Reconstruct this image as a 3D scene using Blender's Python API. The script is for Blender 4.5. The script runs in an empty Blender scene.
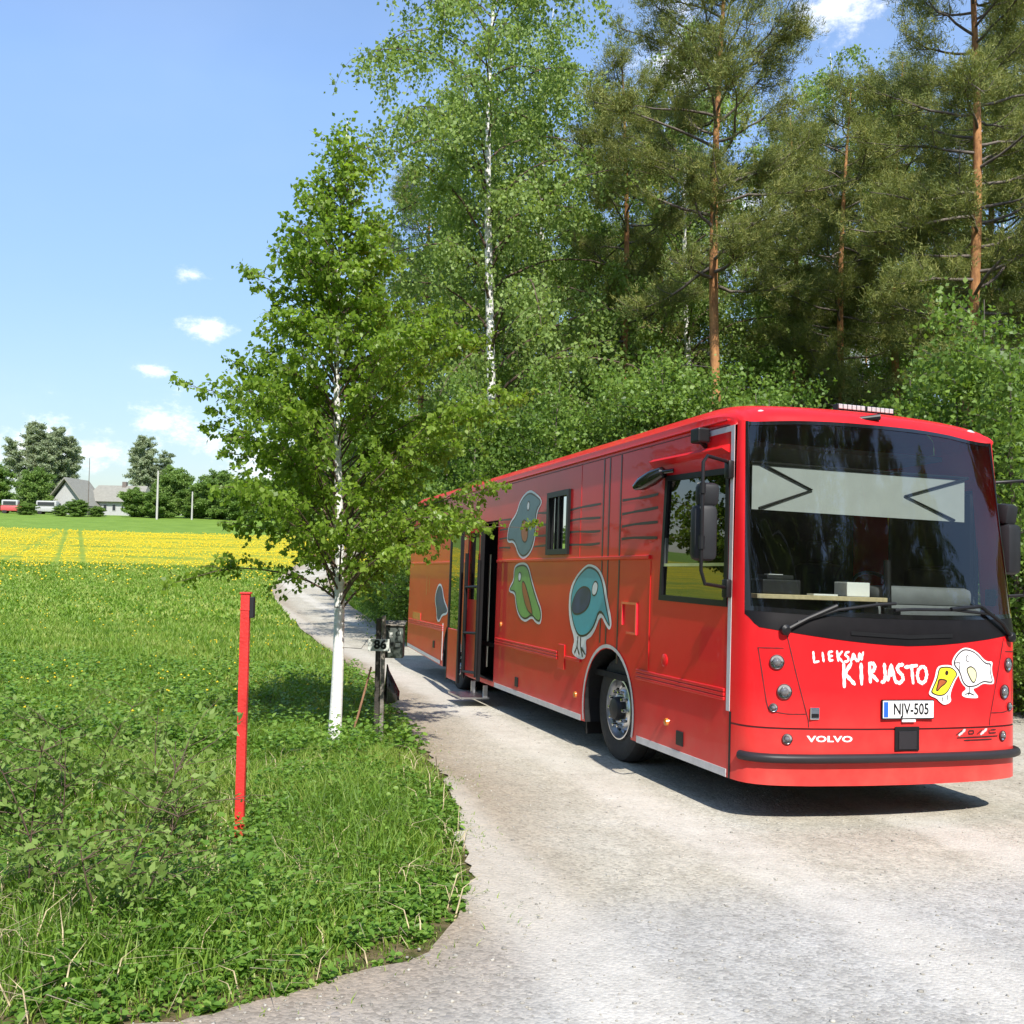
import bpy, bmesh, math
import numpy as np
from mathutils import Matrix, Vector
from mathutils.geometry import delaunay_2d_cdt
R_ = math.radians
SC = bpy.context.scene
COL = SC.collection
rs = np.random.RandomState(7)

# ------------------------------------------------------------------ materials
def new_mat(name):
    m = bpy.data.materials.new(name); m.use_nodes = True
    nt = m.node_tree
    return m, nt, nt.nodes, nt.links, nt.nodes['Principled BSDF']
def noise(N, L, scale, detail=4, rough=.55, src=None, dim='3D'):
    n = N.new('ShaderNodeTexNoise'); n.inputs['Scale'].default_value = scale
    n.inputs['Detail'].default_value = detail; n.inputs['Roughness'].default_value = rough
    if src is None:
        tc = N.new('ShaderNodeTexCoord'); src = tc.outputs['Object']
    L.new(src, n.inputs['Vector'])
    return n.outputs['Fac']
def ramp(N, L, fac, stops):
    r = N.new('ShaderNodeValToRGB'); e = r.color_ramp.elements
    e[0].position = stops[0][0]; e[0].color = (*stops[0][1], 1)
    e[1].position = stops[-1][0]; e[1].color = (*stops[-1][1], 1)
    for p, c in stops[1:-1]: e.new(p).color = (*c, 1)
    L.new(fac, r.inputs['Fac'])
    return r.outputs['Color']
def mth(N, L, op, a, b=None, clamp=False):
    n = N.new('ShaderNodeMath'); n.operation = op; n.use_clamp = clamp
    for i, v in enumerate((a, b)):
        if v is None: continue
        if isinstance(v, (int, float)): n.inputs[i].default_value = v
        else: L.new(v, n.inputs[i])
    return n.outputs[0]
def mixc(N, L, fac, a, b, mode='MIX'):
    n = N.new('ShaderNodeMix'); n.data_type = 'RGBA'; n.blend_type = mode
    for i, v in ((0, fac), (6, a), (7, b)):
        if isinstance(v, (int, float)): n.inputs[i].default_value = v
        elif isinstance(v, tuple): n.inputs[i].default_value = (*v, 1)
        else: L.new(v, n.inputs[i])
    return n.outputs[2]
def bump(N, L, h, strength, dist, bsdf):
    b = N.new('ShaderNodeBump'); b.inputs['Strength'].default_value = strength
    b.inputs['Distance'].default_value = dist
    L.new(h, b.inputs['Height']); L.new(b.outputs[0], bsdf.inputs['Normal'])
def mat(name, col, rough=.5, metal=0, var=.12, scale=9, coat=0, bmp=0, bscale=60, spec=.5):
    m, nt, N, L, B = new_mat(name)
    f = noise(N, L, scale)
    d = tuple(c*(1-var) for c in col); h = tuple(min(1, c*(1+var)) for c in col)
    L.new(ramp(N, L, f, [(.3, d), (.7, h)]), B.inputs['Base Color'])
    B.inputs['Roughness'].default_value = rough; B.inputs['Metallic'].default_value = metal
    B.inputs['Coat Weight'].default_value = coat; B.inputs['Coat Roughness'].default_value = .04
    B.inputs['Specular IOR Level'].default_value = spec
    if bmp: bump(N, L, noise(N, L, bscale, 6), bmp, .02, B)
    return m
def leaf_mat(name, dark, mid, light, trans=.35, rough=.45, far=0):
    m, nt, N, L, B = new_mat(name)
    a = N.new('ShaderNodeAttribute'); a.attribute_name = 'tint'
    c = ramp(N, L, a.outputs['Fac'], [(0, dark), (.5, mid), (1, light)])
    L.new(c, B.inputs['Base Color']); B.inputs['Roughness'].default_value = rough
    B.inputs['Specular IOR Level'].default_value = .35
    t = N.new('ShaderNodeBsdfTranslucent')
    tc = mixc(N, L, .5, c, (mid[0]*2.2, mid[1]*2.0, mid[2]*.6))
    L.new(tc, t.inputs['Color'])
    mx = N.new('ShaderNodeMixShader'); mx.inputs[0].default_value = trans
    L.new(B.outputs[0], mx.inputs[1]); L.new(t.outputs[0], mx.inputs[2])
    L.new(mx.outputs[0], N['Material Output'].inputs['Surface'])
    return m

M = {}
def red_paint():
    m, nt, N, L, B = new_mat('red_vehicle_paint')
    f = noise(N, L, 1.7, 5)
    c = ramp(N, L, f, [(.3, (.66, .012, .016)), (.7, (.74, .018, .022))])
    # road dust low on the body
    tc = N.new('ShaderNodeTexCoord'); sx = N.new('ShaderNodeSeparateXYZ'); L.new(tc.outputs['Object'], sx.inputs[0])
    low = mth(N, L, 'MULTIPLY', mth(N, L, 'SUBTRACT', 1.0, sx.outputs[2], True), noise(N, L, 5, 6), True)
    c = mixc(N, L, mth(N, L, 'MULTIPLY', low, .55), c, (.35, .25, .18))
    L.new(c, B.inputs['Base Color']); B.inputs['Roughness'].default_value = .38; B.inputs['Specular IOR Level'].default_value = .15
    B.inputs['Coat Weight'].default_value = .33; B.inputs['Coat Roughness'].default_value = .03
    B.inputs['Coat IOR'].default_value = 1.38
    bump(N, L, noise(N, L, 1.3, 2), .06, .03, B)
    return m
M['red'] = red_paint()
M['black'] = mat('satin_black', (.010, .010, .011), .45, spec=.3)
M['blackgloss'] = mat('gloss_black', (.008, .008, .009), .12, coat=.5)
M['rubber'] = mat('tyre_rubber', (.022, .021, .02), .8, var=.3, scale=20, bmp=.2)
M['bar'] = mat('dark_bumper_bar', (.025, .022, .025), .45, var=.1, spec=.3)
M['cowl'] = mat('dull_black_cowl', (.009, .008, .009), .45, var=.15, spec=.2)
M['white'] = mat('white_vinyl', (.8, .8, .8), .4, var=.04)
M['stripe'] = mat('pale_grey_stripe', (.55, .53, .53), .4, var=.1)
M['line'] = mat('dark_line_vinyl', (.03, .012, .012), .4)
M['seam'] = mat('dark_seam', (.09, .008, .01), .6)
M['alu'] = mat('polished_rim', (.62, .63, .65), .28, 1, var=.08)
M['lensdark'] = mat('recess_shade_lens', (.13, .13, .135), .08, var=.3, scale=60, coat=1)  # darkened lens colour paints in the shade of a lamp recess
M['chrome'] = mat('chrome_lamp', (.75, .75, .75), .12, 1, var=.05)
M['lens'] = mat('clear_lamp_lens', (.5, .5, .5), .08, var=.2, scale=80, coat=1)
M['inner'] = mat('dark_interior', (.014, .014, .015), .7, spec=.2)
M['dash'] = mat('grey_dashboard', (.2, .21, .22), .6)
M['blind'] = mat('grey_sun_blind', (.44, .46, .45), .8, var=.05, scale=6)
M['wood'] = mat('pale_wood', (.62, .5, .3), .6, var=.15, scale=30)
M['paper'] = mat('white_paper', (.85, .85, .85), .7, var=.03)
M['darkgrey'] = mat('dark_grey_plastic', (.022, .023, .026), .5, spec=.3)
M['mirror_shell'] = mat('mirror_shell_plastic', (.02, .021, .024), .55, spec=.3)
M['slate'] = mat('slate_blue_vinyl', (.1, .19, .22), .4, var=.1)
M['green'] = mat('leaf_green_vinyl', (.2, .42, .1), .4, var=.1)
M['blue'] = mat('sky_blue_vinyl', (.06, .36, .46), .35, var=.06)
M['navy'] = mat('navy_vinyl', (.025, .03, .11), .4, var=.5, scale=4)
M['rust'] = mat('rust_vinyl', (.4, .1, .03), .4)
M['yellow'] = mat('yellow_vinyl', (.85, .72, .03), .4, var=.04)
M['cream'] = mat('cream_vinyl', (.75, .75, .4), .4, var=.04)
M['eublue'] = mat('plate_blue', (.02, .12, .55), .4)
M['amber'] = mat('amber_lens', (.6, .18, .02), .2, coat=1)
M['pinkred'] = mat('bright_red_reflector', (.8, .03, .05), .3, coat=1)
def glass(name, tint, fac_add=.0, ior=1.5):
    m, nt, N, L, B = new_mat(name)
    N.remove(B)
    tr = N.new('ShaderNodeBsdfTransparent'); tr.inputs[0].default_value = (*tint, 1)
    gl = N.new('ShaderNodeBsdfGlossy'); gl.inputs['Roughness'].default_value = .012
    nn = N.new('ShaderNodeBump'); nn.inputs['Strength'].default_value = .035; nn.inputs['Distance'].default_value = .02
    L.new(noise(N, L, 1.6, 1), nn.inputs['Height']); L.new(nn.outputs[0], gl.inputs['Normal'])
    fr = N.new('ShaderNodeFresnel'); fr.inputs[0].default_value = ior
    f = mth(N, L, 'ADD', mth(N, L, 'MULTIPLY', fr.outputs[0], 1.25), fac_add, True)
    # faint dust film
    df = N.new('ShaderNodeBsdfDiffuse'); df.inputs[0].default_value = (.5, .5, .48, 1)
    mx = N.new('ShaderNodeMixShader'); L.new(f, mx.inputs[0]); L.new(tr.outputs[0], mx.inputs[1]); L.new(gl.outputs[0], mx.inputs[2])
    m2 = N.new('ShaderNodeMixShader')
    L.new(mth(N, L, 'MULTIPLY', mth(N, L, 'POWER', noise(N, L, 3, 6), 2.0), .012), m2.inputs[0])
    L.new(mx.outputs[0], m2.inputs[1]); L.new(df.outputs[0], m2.inputs[2])
    L.new(m2.outputs[0], N['Material Output'].inputs['Surface'])
    return m
M['glass'] = glass('windshield_glass', (.72, .77, .75), .02)
M['clearglass'] = glass('clear_side_glass', (.9, .93, .92), .0)
M['darkglass'] = glass('tinted_side_glass', (.16, .18, .17), .12)

# ------------------------------------------------------------------ mesh helpers
def obj(name, mesh, m, parent=None, smooth=False):
    o = bpy.data.objects.new(name, mesh); COL.objects.link(o)
    for mm in (m if isinstance(m, (list, tuple)) else [m]): mesh.materials.append(mm)
    if smooth: mesh.polygons.foreach_set('use_smooth', [True]*len(mesh.polygons))
    if parent is not None: o.parent = parent
    return o
def me_np(name, V, quads=None, tris=None, tint=None):
    """fast mesh from numpy arrays; tint is one value per face"""
    me = bpy.data.meshes.new(name)
    q = np.zeros((0, 4), int) if quads is None or len(quads) == 0 else np.asarray(quads)
    t = np.zeros((0, 3), int) if tris is None or len(tris) == 0 else np.asarray(tris)
    me.vertices.add(len(V)); me.vertices.foreach_set('co', np.asarray(V, np.float32).ravel())
    nl = q.size+t.size
    me.loops.add(nl); me.polygons.add(len(q)+len(t))
    me.loops.foreach_set('vertex_index', np.concatenate([q.ravel(), t.ravel()]).astype(np.int32))
    st = np.concatenate([np.arange(len(q))*4, q.size+np.arange(len(t))*3]).astype(np.int32)
    me.polygons.foreach_set('loop_start', st)
    me.update(calc_edges=True)
    if tint is not None:
        a = me.attributes.new('tint', 'FLOAT', 'FACE'); a.data.foreach_set('value', np.asarray(tint, np.float32))
    return me
class MB:
    """collects simple solids into one mesh"""
    def __init__(s): s.v = []; s.f = []; s.mi = []
    def add(s, V, F, mi=0):
        n = len(s.v); s.v += [tuple(map(float, p)) for p in V]; s.f += [tuple(n+i for i in f) for f in F]; s.mi += [mi]*len(F); return s
    def box(s, x0, x1, y0, y1, z0, z1, mi=0, bev=0):
        if bev:
            b = bmesh.new(); bmesh.ops.create_cube(b, size=1)
            for v in b.verts: v.co = Vector(((x0+x1)/2+v.co.x*(x1-x0), (y0+y1)/2+v.co.y*(y1-y0), (z0+z1)/2+v.co.z*(z1-z0)))
            bmesh.ops.bevel(b, geom=b.edges[:], offset=bev, segments=2, affect='EDGES', profile=.5)
            b.verts.index_update()
            s.add([v.co[:] for v in b.verts], [[v.index for v in f.verts] for f in b.faces], mi); b.free(); return s
        V = [(x, y, z) for z in (z0, z1) for y in (y0, y1) for x in (x0, x1)]
        return s.add(V, [(0, 2, 3, 1), (4, 5, 7, 6), (0, 1, 5, 4), (2, 6, 7, 3), (0, 4, 6, 2), (1, 3, 7, 5)], mi)
    def tube(s, pts, r, n=10, mi=0, cap=True):
        pts = [Vector(p) for p in pts]; rr = r if isinstance(r, (list, tuple)) else [r]*len(pts)
        V = []; up = None
        for i, p in enumerate(pts):
            d = (pts[min(i+1, len(pts)-1)]-pts[max(i-1, 0)]).normalized()
            if up is None: up = Vector((0, 0, 1)) if abs(d.z) < .9 else Vector((1, 0, 0))
            a = d.cross(up).normalized(); b = a.cross(d); up = b
            V += [p+(a*math.cos(k*2*math.pi/n)+b*math.sin(k*2*math.pi/n))*rr[i] for k in range(n)]
        F = [(i*n+k, i*n+(k+1) % n, (i+1)*n+(k+1) % n, (i+1)*n+k) for i in range(len(pts)-1) for k in range(n)]
        if cap: F += [tuple(range(n))[::-1], tuple(range((len(pts)-1)*n, len(pts)*n))]
        return s.add(V, F, mi)
    def lathe(s, c, axis, prof, n=32, mi=0):
        """prof: list of (r, h) along axis from centre c"""
        c = Vector(c); ax = Vector(axis).normalized(); a = ax.orthogonal().normalized(); b = ax.cross(a)
        V = []
        for r, h in prof: V += [c+ax*h+(a*math.cos(k*2*math.pi/n)+b*math.sin(k*2*math.pi/n))*r for k in range(n)]
        F = [(i*n+k, i*n+(k+1) % n, (i+1)*n+(k+1) % n, (i+1)*n+k) for i in range(len(prof)-1) for k in range(n)]
        return s.add(V, F, mi)
    def mesh(s, name):
        me = bpy.data.meshes.new(name); me.from_pydata(s.v, [], s.f)
        me.polygons.foreach_set('material_index', s.mi); me.validate(); me.update()
        b = bmesh.new(); b.from_mesh(me); bmesh.ops.recalc_face_normals(b, faces=b.faces[:]); b.to_mesh(me); b.free()
        return me
    def build(s, name, m, parent=None, smooth=False):
        o = obj(name, s.mesh(name), m, parent)
        if smooth:
            o.data.polygons.foreach_set('use_smooth', [True]*len(o.data.polygons))
            try: o.data.set_sharp_from_angle(angle=R_(35))
            except Exception: pass
        return o
def tag(o, label=None, cat=None, group=None, kind=None):
    if label: o['label'] = label
    if cat: o['category'] = cat
    if group: o['group'] = group
    if kind: o['kind'] = kind
    return o
def empty(name, loc=(0, 0, 0), rz=0, sc=1):
    o = bpy.data.objects.new(name, None); COL.objects.link(o); o.location = loc; o.rotation_euler = (0, 0, rz)
    o.scale = (sc, sc, sc) if isinstance(sc, (int, float)) else sc
    o.empty_display_size = .3
    return o
def dup(root, loc, rz=0, sc=1):
    r = root.copy(); COL.objects.link(r); r.location = loc; r.rotation_euler = (0, 0, rz)
    r.scale = (sc, sc, sc) if isinstance(sc, (int, float)) else sc
    for ch in list(root.children):
        c = ch.copy(); COL.objects.link(c); c.parent = r
        for g in list(ch.children):
            d = g.copy(); COL.objects.link(d); d.parent = c
    return r

# ------------------------------------------------------------------ camera frame and the bus pose
F_PX, CX0, CY0 = 1000.08, 512.09, 512.0
CAM_H = 1.72
ang = (.30628, -.0689, .03512); bt = Vector((2.96972, 7.52969, -2.35864))
Rc = Matrix.Rotation(ang[2], 3, 'Y') @ Matrix.Rotation(ang[1], 3, 'X') @ Matrix.Rotation(ang[0], 3, 'Z')
pit, rol = R_(1.9), R_(1.1)
U = Vector((math.tan(rol), math.tan(pit), 1)).normalized()     # gravity's up seen in the camera frame
Yw = (Vector((0, 1, 0))-U*U.y).normalized(); Xw = Yw.cross(U)
W = Matrix((Xw, Yw, U))                                        # camera frame -> world
CAM = Vector((0, 0, CAM_H))
BUS_R = W @ Rc; BUS_T = CAM + W @ bt
cam_d = bpy.data.cameras.new('camera'); cam = bpy.data.objects.new('camera', cam_d); COL.objects.link(cam); SC.camera = cam
cb = Matrix(((1, 0, 0), (0, 0, -1), (0, 1, 0)))                # blender camera axes in the camera frame
cam.matrix_world = Matrix.Translation(CAM) @ (W @ cb).to_4x4()
cam_d.sensor_width = 36; cam_d.lens = F_PX/1024*36; cam_d.clip_end = 6000; cam_d.clip_start = .1

bn = BUS_R @ Vector((0, 0, 1))
def sstep(a, b, x): t = np.clip((x-a)/(b-a), 0, 1); return t*t*(3-2*t)
def H(x, y):
    """terrain height"""
    x = np.asarray(x, float); y = np.asarray(y, float)
    xc = np.clip(x, -14, 16); yc = np.clip(y, 1.5, 40)
    zp = BUS_T.z-(bn.x*(xc-BUS_T.x)+bn.y*(yc-BUS_T.y))/bn.z
    d = np.hypot(x*.6, np.maximum(y, 0))
    zf = np.interp(d, [0, 25, 45, 60, 80, 100, 130, 170, 215, 400, 900, 3000], [-.8, -.95, -1.15, -1.0, -.2, .95, 2.9, 5.2, 6.6, 6.9, 9, 16])
    w = sstep(20, 40, d)
    z = zp*(1-w)+zf*w
    # roadside ditch and verge
    dc = 6.3+.12*np.sin(x*1.3)-.06*(x+2); dd = (y-dc)
    left = np.clip((-1.15-x)/.9, 0, 1)
    z = z-.34*np.exp(-(dd/.62)**2)*left
    z = z+.10*np.exp(-((x+1.1)**2/.8+(y-8.2)**2/2.5))
    z = z+np.clip((-1-x)/3, 0, 1)*.05*(np.sin(x*1.7+y*.9)+np.sin(x*.8-y*2.1+1))*(1-sstep(12, 20, y))
    return z
def G(px, py=None, dist=None):
    """ground point seen at an image position, or at a given distance ahead in that image column"""
    if dist is not None:
        x = (px-CX0)/F_PX*dist; return Vector((x, dist, float(H(x, dist))))
    d = W @ Vector(((px-CX0)/F_PX, 1, (CY0-py)/F_PX))
    t = 2.0
    while t < 600:
        p = CAM+d*t
        if p.z < float(H(p.x, p.y)): break
        t *= 1.003
    p = CAM+d*t
    return Vector((p.x, p.y, float(H(p.x, p.y))))
EXPO = 0.6

# ------------------------------------------------------------------ light and sky
bus_y = BUS_R @ Vector((0, 1, 0)); bus_az = math.atan2(bus_y.x, bus_y.y)      # heading of the bus's rear, from +Y towards +X
SUN_EL = R_(47); trav = bus_az+R_(3.5)                                          # light travels rearwards, grazing the door side
toward = Vector((-math.sin(trav)*math.cos(SUN_EL), -math.cos(trav)*math.cos(SUN_EL), math.sin(SUN_EL)))
sd = bpy.data.lights.new('sun', 'SUN'); sd.energy = 4.6; sd.angle = R_(.5); sd.color = (1, .955, .88)
so = bpy.data.objects.new('sun', sd); COL.objects.link(so); so.rotation_euler = toward.to_track_quat('Z', 'Y').to_euler(); so.location = (0, -20, 40)
wd = bpy.data.worlds.new('World'); SC.world = wd; wd.use_nodes = True
N, L = wd.node_tree.nodes, wd.node_tree.links
bg = N['Background']; sky = N.new('ShaderNodeTexSky'); sky.sky_type = 'NISHITA'; sky.sun_disc = False
sky.sun_elevation = SUN_EL; sky.sun_rotation = math.atan2(toward.x, toward.y)
sky.air_density = 1.0; sky.dust_density = .35; sky.ozone_density = 1.0; sky.altitude = 100
tc = N.new('ShaderNodeTexCoord'); sx = N.new('ShaderNodeSeparateXYZ'); L.new(tc.outputs['Generated'], sx.inputs[0])
az = mth(N, L, 'ARCTAN2', sx.outputs[0], sx.outputs[1]); el = mth(N, L, 'ARCSINE', sx.outputs[2])
gn = N.new('ShaderNodeMapRange'); L.new(el, gn.inputs[0]); gn.inputs[1].default_value = 0; gn.inputs[2].default_value = R_(24); gn.inputs[3].default_value = .40; gn.inputs[4].default_value = 1.15
cmb = N.new('ShaderNodeCombineXYZ'); L.new(az, cmb.inputs[0]); L.new(mth(N, L, 'MULTIPLY', el, 1.6), cmb.inputs[1])
fine = mth(N, L, 'ADD', mth(N, L, 'MULTIPLY', noise(N, L, 14, 8, .62, cmb.outputs[0]), .6), mth(N, L, 'MULTIPLY', noise(N, L, 45, 6, .7, cmb.outputs[0]), .4)); big = noise(N, L, 3.2, 4, .5, cmb.outputs[0])
def blob(a0, e0, wa, we):
    dx = mth(N, L, 'DIVIDE', mth(N, L, 'SUBTRACT', az, R_(a0)), R_(wa)); dy = mth(N, L, 'DIVIDE', mth(N, L, 'SUBTRACT', el, R_(e0)), R_(we))
    r = mth(N, L, 'SQRT', mth(N, L, 'ADD', mth(N, L, 'MULTIPLY', dx, dx), mth(N, L, 'MULTIPLY', dy, dy)))
    return mth(N, L, 'SUBTRACT', 1.0, r)
cl = None
#          azimuth, elevation, half widths in degrees
for b in [(-25, 4.3, 5.5, 3.2), (-19.5, 6.2, 3.2, 2.0), (-29.5, 6.2, 3, 1.6), (-17.2, 11.4, 2.6, 1.1), (-18, 14.2, 1.6, .7), (-20, 9.0, 1.5, .7), (-14, 4.5, 6, 3), (9, 25.5, 5, 5), (13, 17, 9, 5), (20, 12, 9, 8), (27, 20, 6, 4), (18, 28, 4, 2.5),
          (60, 20, 14, 7), (-70, 14, 18, 6), (120, 16, 16, 6), (-140, 20, 12, 5), (165, 28, 15, 6)]:
    v = blob(*b); cl = v if cl is None else mth(N, L, 'MAXIMUM', cl, v)
cl = mth(N, L, 'ADD', cl, mth(N, L, 'MULTIPLY', mth(N, L, 'SUBTRACT', fine, .5), 3.2))
den = N.new('ShaderNodeMapRange'); den.interpolation_type = 'SMOOTHSTEP'; L.new(cl, den.inputs[0]); den.inputs[1].default_value = .25; den.inputs[2].default_value = 1.15
# thin high veil
veil = N.new('ShaderNodeMapRange'); L.new(big, veil.inputs[0]); veil.inputs[1].default_value = .45; veil.inputs[2].default_value = .9; veil.inputs[4].default_value = .12
dm = mth(N, L, 'MAXIMUM', mth(N, L, 'MULTIPLY', den.outputs[0], .93), veil.outputs[0], True)
lc = ramp(N, L, mth(N, L, 'ADD', mth(N, L, 'MULTIPLY', fine, .6), mth(N, L, 'MULTIPLY', cl, .4)), [(.25, (4.6, 5.0, 5.7)), (.6, (6.6, 6.7, 6.8))])
gc = N.new('ShaderNodeVectorMath'); gc.operation = 'SCALE'; L.new(sky.outputs[0], gc.inputs[0]); L.new(gn.outputs[0], gc.inputs['Scale'])
skc = mixc(N, L, 1.0, gc.outputs[0], (.94, .975, 1.035), 'MULTIPLY')
mixn = mixc(N, L, dm, skc, lc)
L.new(mixn, bg.inputs['Color']); bg.inputs['Strength'].default_value = .15
SC.view_settings.view_transform = 'Standard'; SC.view_settings.look = 'None'; SC.view_settings.exposure = EXPO; SC.view_settings.gamma = 1

# ------------------------------------------------------------------ ground
def axis(lo, flo, fhi, hi, step, g=1.12):
    a = list(np.arange(flo, fhi+1e-6, step)); s = step
    while a[-1] < hi: s *= g; a.append(a[-1]+s)
    s = step; pre = []; c = flo
    while c > lo: s *= g; c -= s; pre.append(c)
    return np.array(pre[::-1]+a)
def grid_mesh(name, xs, ys):
    X, Y = np.meshgrid(xs, ys); Z = H(X, Y)
    V = np.stack([X, Y, Z], -1).reshape(-1, 3); nx, ny = len(xs), len(ys)
    i, j = np.meshgrid(np.arange(nx-1), np.arange(ny-1)); a = (j*nx+i).ravel()
    return me_np(name, V, quads=np.stack([a, a+1, a+nx+1, a+nx], 1))
def ground_mat():
    m, nt, N, L, B = new_mat('meadow_ground')
    g = N.new('ShaderNodeNewGeometry'); P = g.outputs['Position']
    sx = N.new('ShaderNodeSeparateXYZ'); L.new(P, sx.inputs[0]); y = sx.outputs[1]; x = sx.outputs[0]
    near = ramp(N, L, noise(N, L, 9, 8, .6, P), [(.3, (.05, .055, .02)), (.45, (.10, .095, .035)), (.55, (.17, .13, .07)), (.7, (.24, .185, .11))])
    far = ramp(N, L, noise(N, L, .35, 8, .65, P), [(.3, (.12, .20, .03)), (.55, (.16, .255, .04)), (.75, (.21, .30, .055))])
    fr = N.new('ShaderNodeMapRange'); L.new(y, fr.inputs[0]); fr.inputs[1].default_value = 14; fr.inputs[2].default_value = 36
    c = mixc(N, L, fr.outputs[0], near, far)
    # yellow bloom of the dandelion field, in ragged bands
    st = N.new('ShaderNodeMapping'); st.inputs['Scale'].default_value = (.06, .35, 1); L.new(P, st.inputs[0])
    n1 = noise(N, L, 1.0, 6, .7, st.outputs[0]); n2 = noise(N, L, 3.5, 4, .7, P)
    up = N.new('ShaderNodeMapRange'); up.interpolation_type = 'SMOOTHSTEP'; L.new(y, up.inputs[0]); up.inputs[1].default_value = BLOOM[0]; up.inputs[2].default_value = BLOOM[1]
    dn = N.new('ShaderNodeMapRange'); dn.interpolation_type = 'SMOOTHSTEP'; L.new(y, dn.inputs[0]); dn.inputs[1].default_value = BLOOM[2]; dn.inputs[2].default_value = BLOOM[2]+3; dn.inputs[3].default_value = 1; dn.inputs[4].default_value = 0
    k = mth(N, L, 'MULTIPLY', up.outputs[0], dn.outputs[0])
    pat = N.new('ShaderNodeMapRange'); L.new(mth(N, L, 'ADD', mth(N, L, 'MULTIPLY', n1, .6), mth(N, L, 'MULTIPLY', n2, .4)), pat.inputs[0]); pat.inputs[1].default_value = .42; pat.inputs[2].default_value = .62
    pat.inputs[3].default_value = .08; pat.inputs[4].default_value = .9
    k = mth(N, L, 'MULTIPLY', k, pat.outputs[0])
    # tractor tracks through the bloom
    for a, b, w in TRACKS:
        d = mth(N, L, 'ABSOLUTE', mth(N, L, 'SUBTRACT', x, mth(N, L, 'ADD', mth(N, L, 'MULTIPLY', y, b), a)))
        d = mth(N, L, 'ADD', d, mth(N, L, 'MULTIPLY', mth(N, L, 'SUBTRACT', n2, .5), 1.2))
        mr = N.new('ShaderNodeMapRange'); L.new(d, mr.inputs[0]); mr.inputs[1].default_value = w*.5; mr.inputs[2].default_value = w*1.1; mr.inputs[3].default_value = .25
        k = mth(N, L, 'MULTIPLY', k, mr.outputs[0])
    c = mixc(N, L, k, c, (.64, .47, .012))
    L.new(c, B.inputs['Base Color']); B.inputs['Roughness'].default_value = .9; B.inputs['Specular IOR Level'].default_value = .1
    bump(N, L, noise(N, L, 14, 8, .7, P), .7, .06, B)
    return m
p575 = G(60, 562).y; p590 = G(60, 598).y; p530 = G(60, 531).y
BLOOM = (p590, p575, p530)
tk = [(G(50, 580), G(66, 532)), (G(86, 580), G(80, 532)), (G(0, 562), G(60, 532))]
TRACKS = []
for a, b in tk:
    s = (b.x-a.x)/(b.y-a.y); TRACKS.append((a.x-s*a.y, s, .32))
print('BLOOM', BLOOM, 'tracks', TRACKS)
gm = grid_mesh('ground', axis(-1600, -9, 14, 1600, .16, 1.09), axis(-700, 2, 26, 3500, .16, 1.06))
g = obj('ground', gm, ground_mat(), smooth=True); tag(g, kind='structure')

# ------------------------------------------------------------------ gravel road
LE = [(371, 978), (440, 942), (468, 905), (466, 850), (452, 795), (426, 752), (402, 719), (385, 695), (352, 668), (328, 649), (291, 621), (275, 600), (270, 591), (277, 580), (292, 568), (312, 556)]
RE = [(374, 552), (350, 562), (338, 574), (333, 586), (341, 596), (357, 612), (396, 634)]
L3 = [G(*p) for p in LE]; R3 = [G(*p) for p in RE]
print('road L', [(round(p.x, 1), round(p.y, 1)) for p in L3]); print('road R', [(round(p.x, 1), round(p.y, 1)) for p in R3])
far = (R3[0]+L3[-1])/2
poly = [(-60, 4.6), (-12, 3.6), (-3, 3.55), (-1.4, 3.75)]+[(p.x, p.y) for p in L3]+[(far.x+6, far.y+16), (far.x+10, far.y+16)]
poly += [(p.x, p.y) for p in R3]+[(1.2, 25), (3.6, 21.5), (5.4, 18.6), (8.0, 16.2), (11.5, 14.2), (20, 13), (60, 14), (60, -5.5), (-60, -5.5)]
def densify(poly, f):
    out = []
    for i, a in enumerate(poly):
        b = poly[(i+1) % len(poly)]; n = max(1, int(math.dist(a, b)/f(a)))
        out += [(a[0]+(b[0]-a[0])*k/n, a[1]+(b[1]-a[1])*k/n) for k in range(n)]
    return out
def chaikin(poly, it=2):
    for _ in range(it):
        o = []
        for i, a in enumerate(poly):
            b = poly[(i+1) % len(poly)]
            o += [(a[0]*.75+b[0]*.25, a[1]*.75+b[1]*.25), (a[0]*.25+b[0]*.75, a[1]*.25+b[1]*.75)]
        poly = o
    return poly
poly = chaikin(poly)
ROADP = np.array(poly)
def in_poly(x, y, P=None):
    P = ROADP if P is None else P
    x = np.asarray(x, float); y = np.asarray(y, float); c = np.zeros(x.shape, bool)
    for i in range(len(P)):
        x1, y1 = P[i]; x2, y2 = P[i-1]
        with np.errstate(divide='ignore', invalid='ignore'):
            c ^= ((y1 > y) != (y2 > y)) & (x < (x2-x1)*(y-y1)/(y2-y1+1e-12)+x1)
    return c
def dist_poly(x, y, P=None, chunk=20000):
    P = ROADP if P is None else P
    A = P; Bq = np.roll(P, -1, 0); out = np.empty(len(x))
    for s in range(0, len(x), chunk):
        q = np.stack([x[s:s+chunk], y[s:s+chunk]], 1)[:, None]; ab = (Bq-A)[None]; ap = q-A[None]
        t = np.clip((ap*ab).sum(-1)/((ab**2).sum(-1)+1e-12), 0, 1)
        out[s:s+chunk] = np.hypot(*np.moveaxis(ap-ab*t[..., None], -1, 0)).min(1)
    return out
dp = densify(poly, lambda a: .09 if (abs(a[0]) < 9 and 3 < a[1] < 20) else 1.0)
dp = [(x+.05*math.sin(i*.9)*math.sin(i*.37+1)+.014*rs.randn()*(abs(x) < 9), y+.014*rs.randn()*(abs(x) < 9)+.04*math.sin(i*.53+2)*(abs(x) < 9)) for i, (x, y) in enumerate(dp)]
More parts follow.
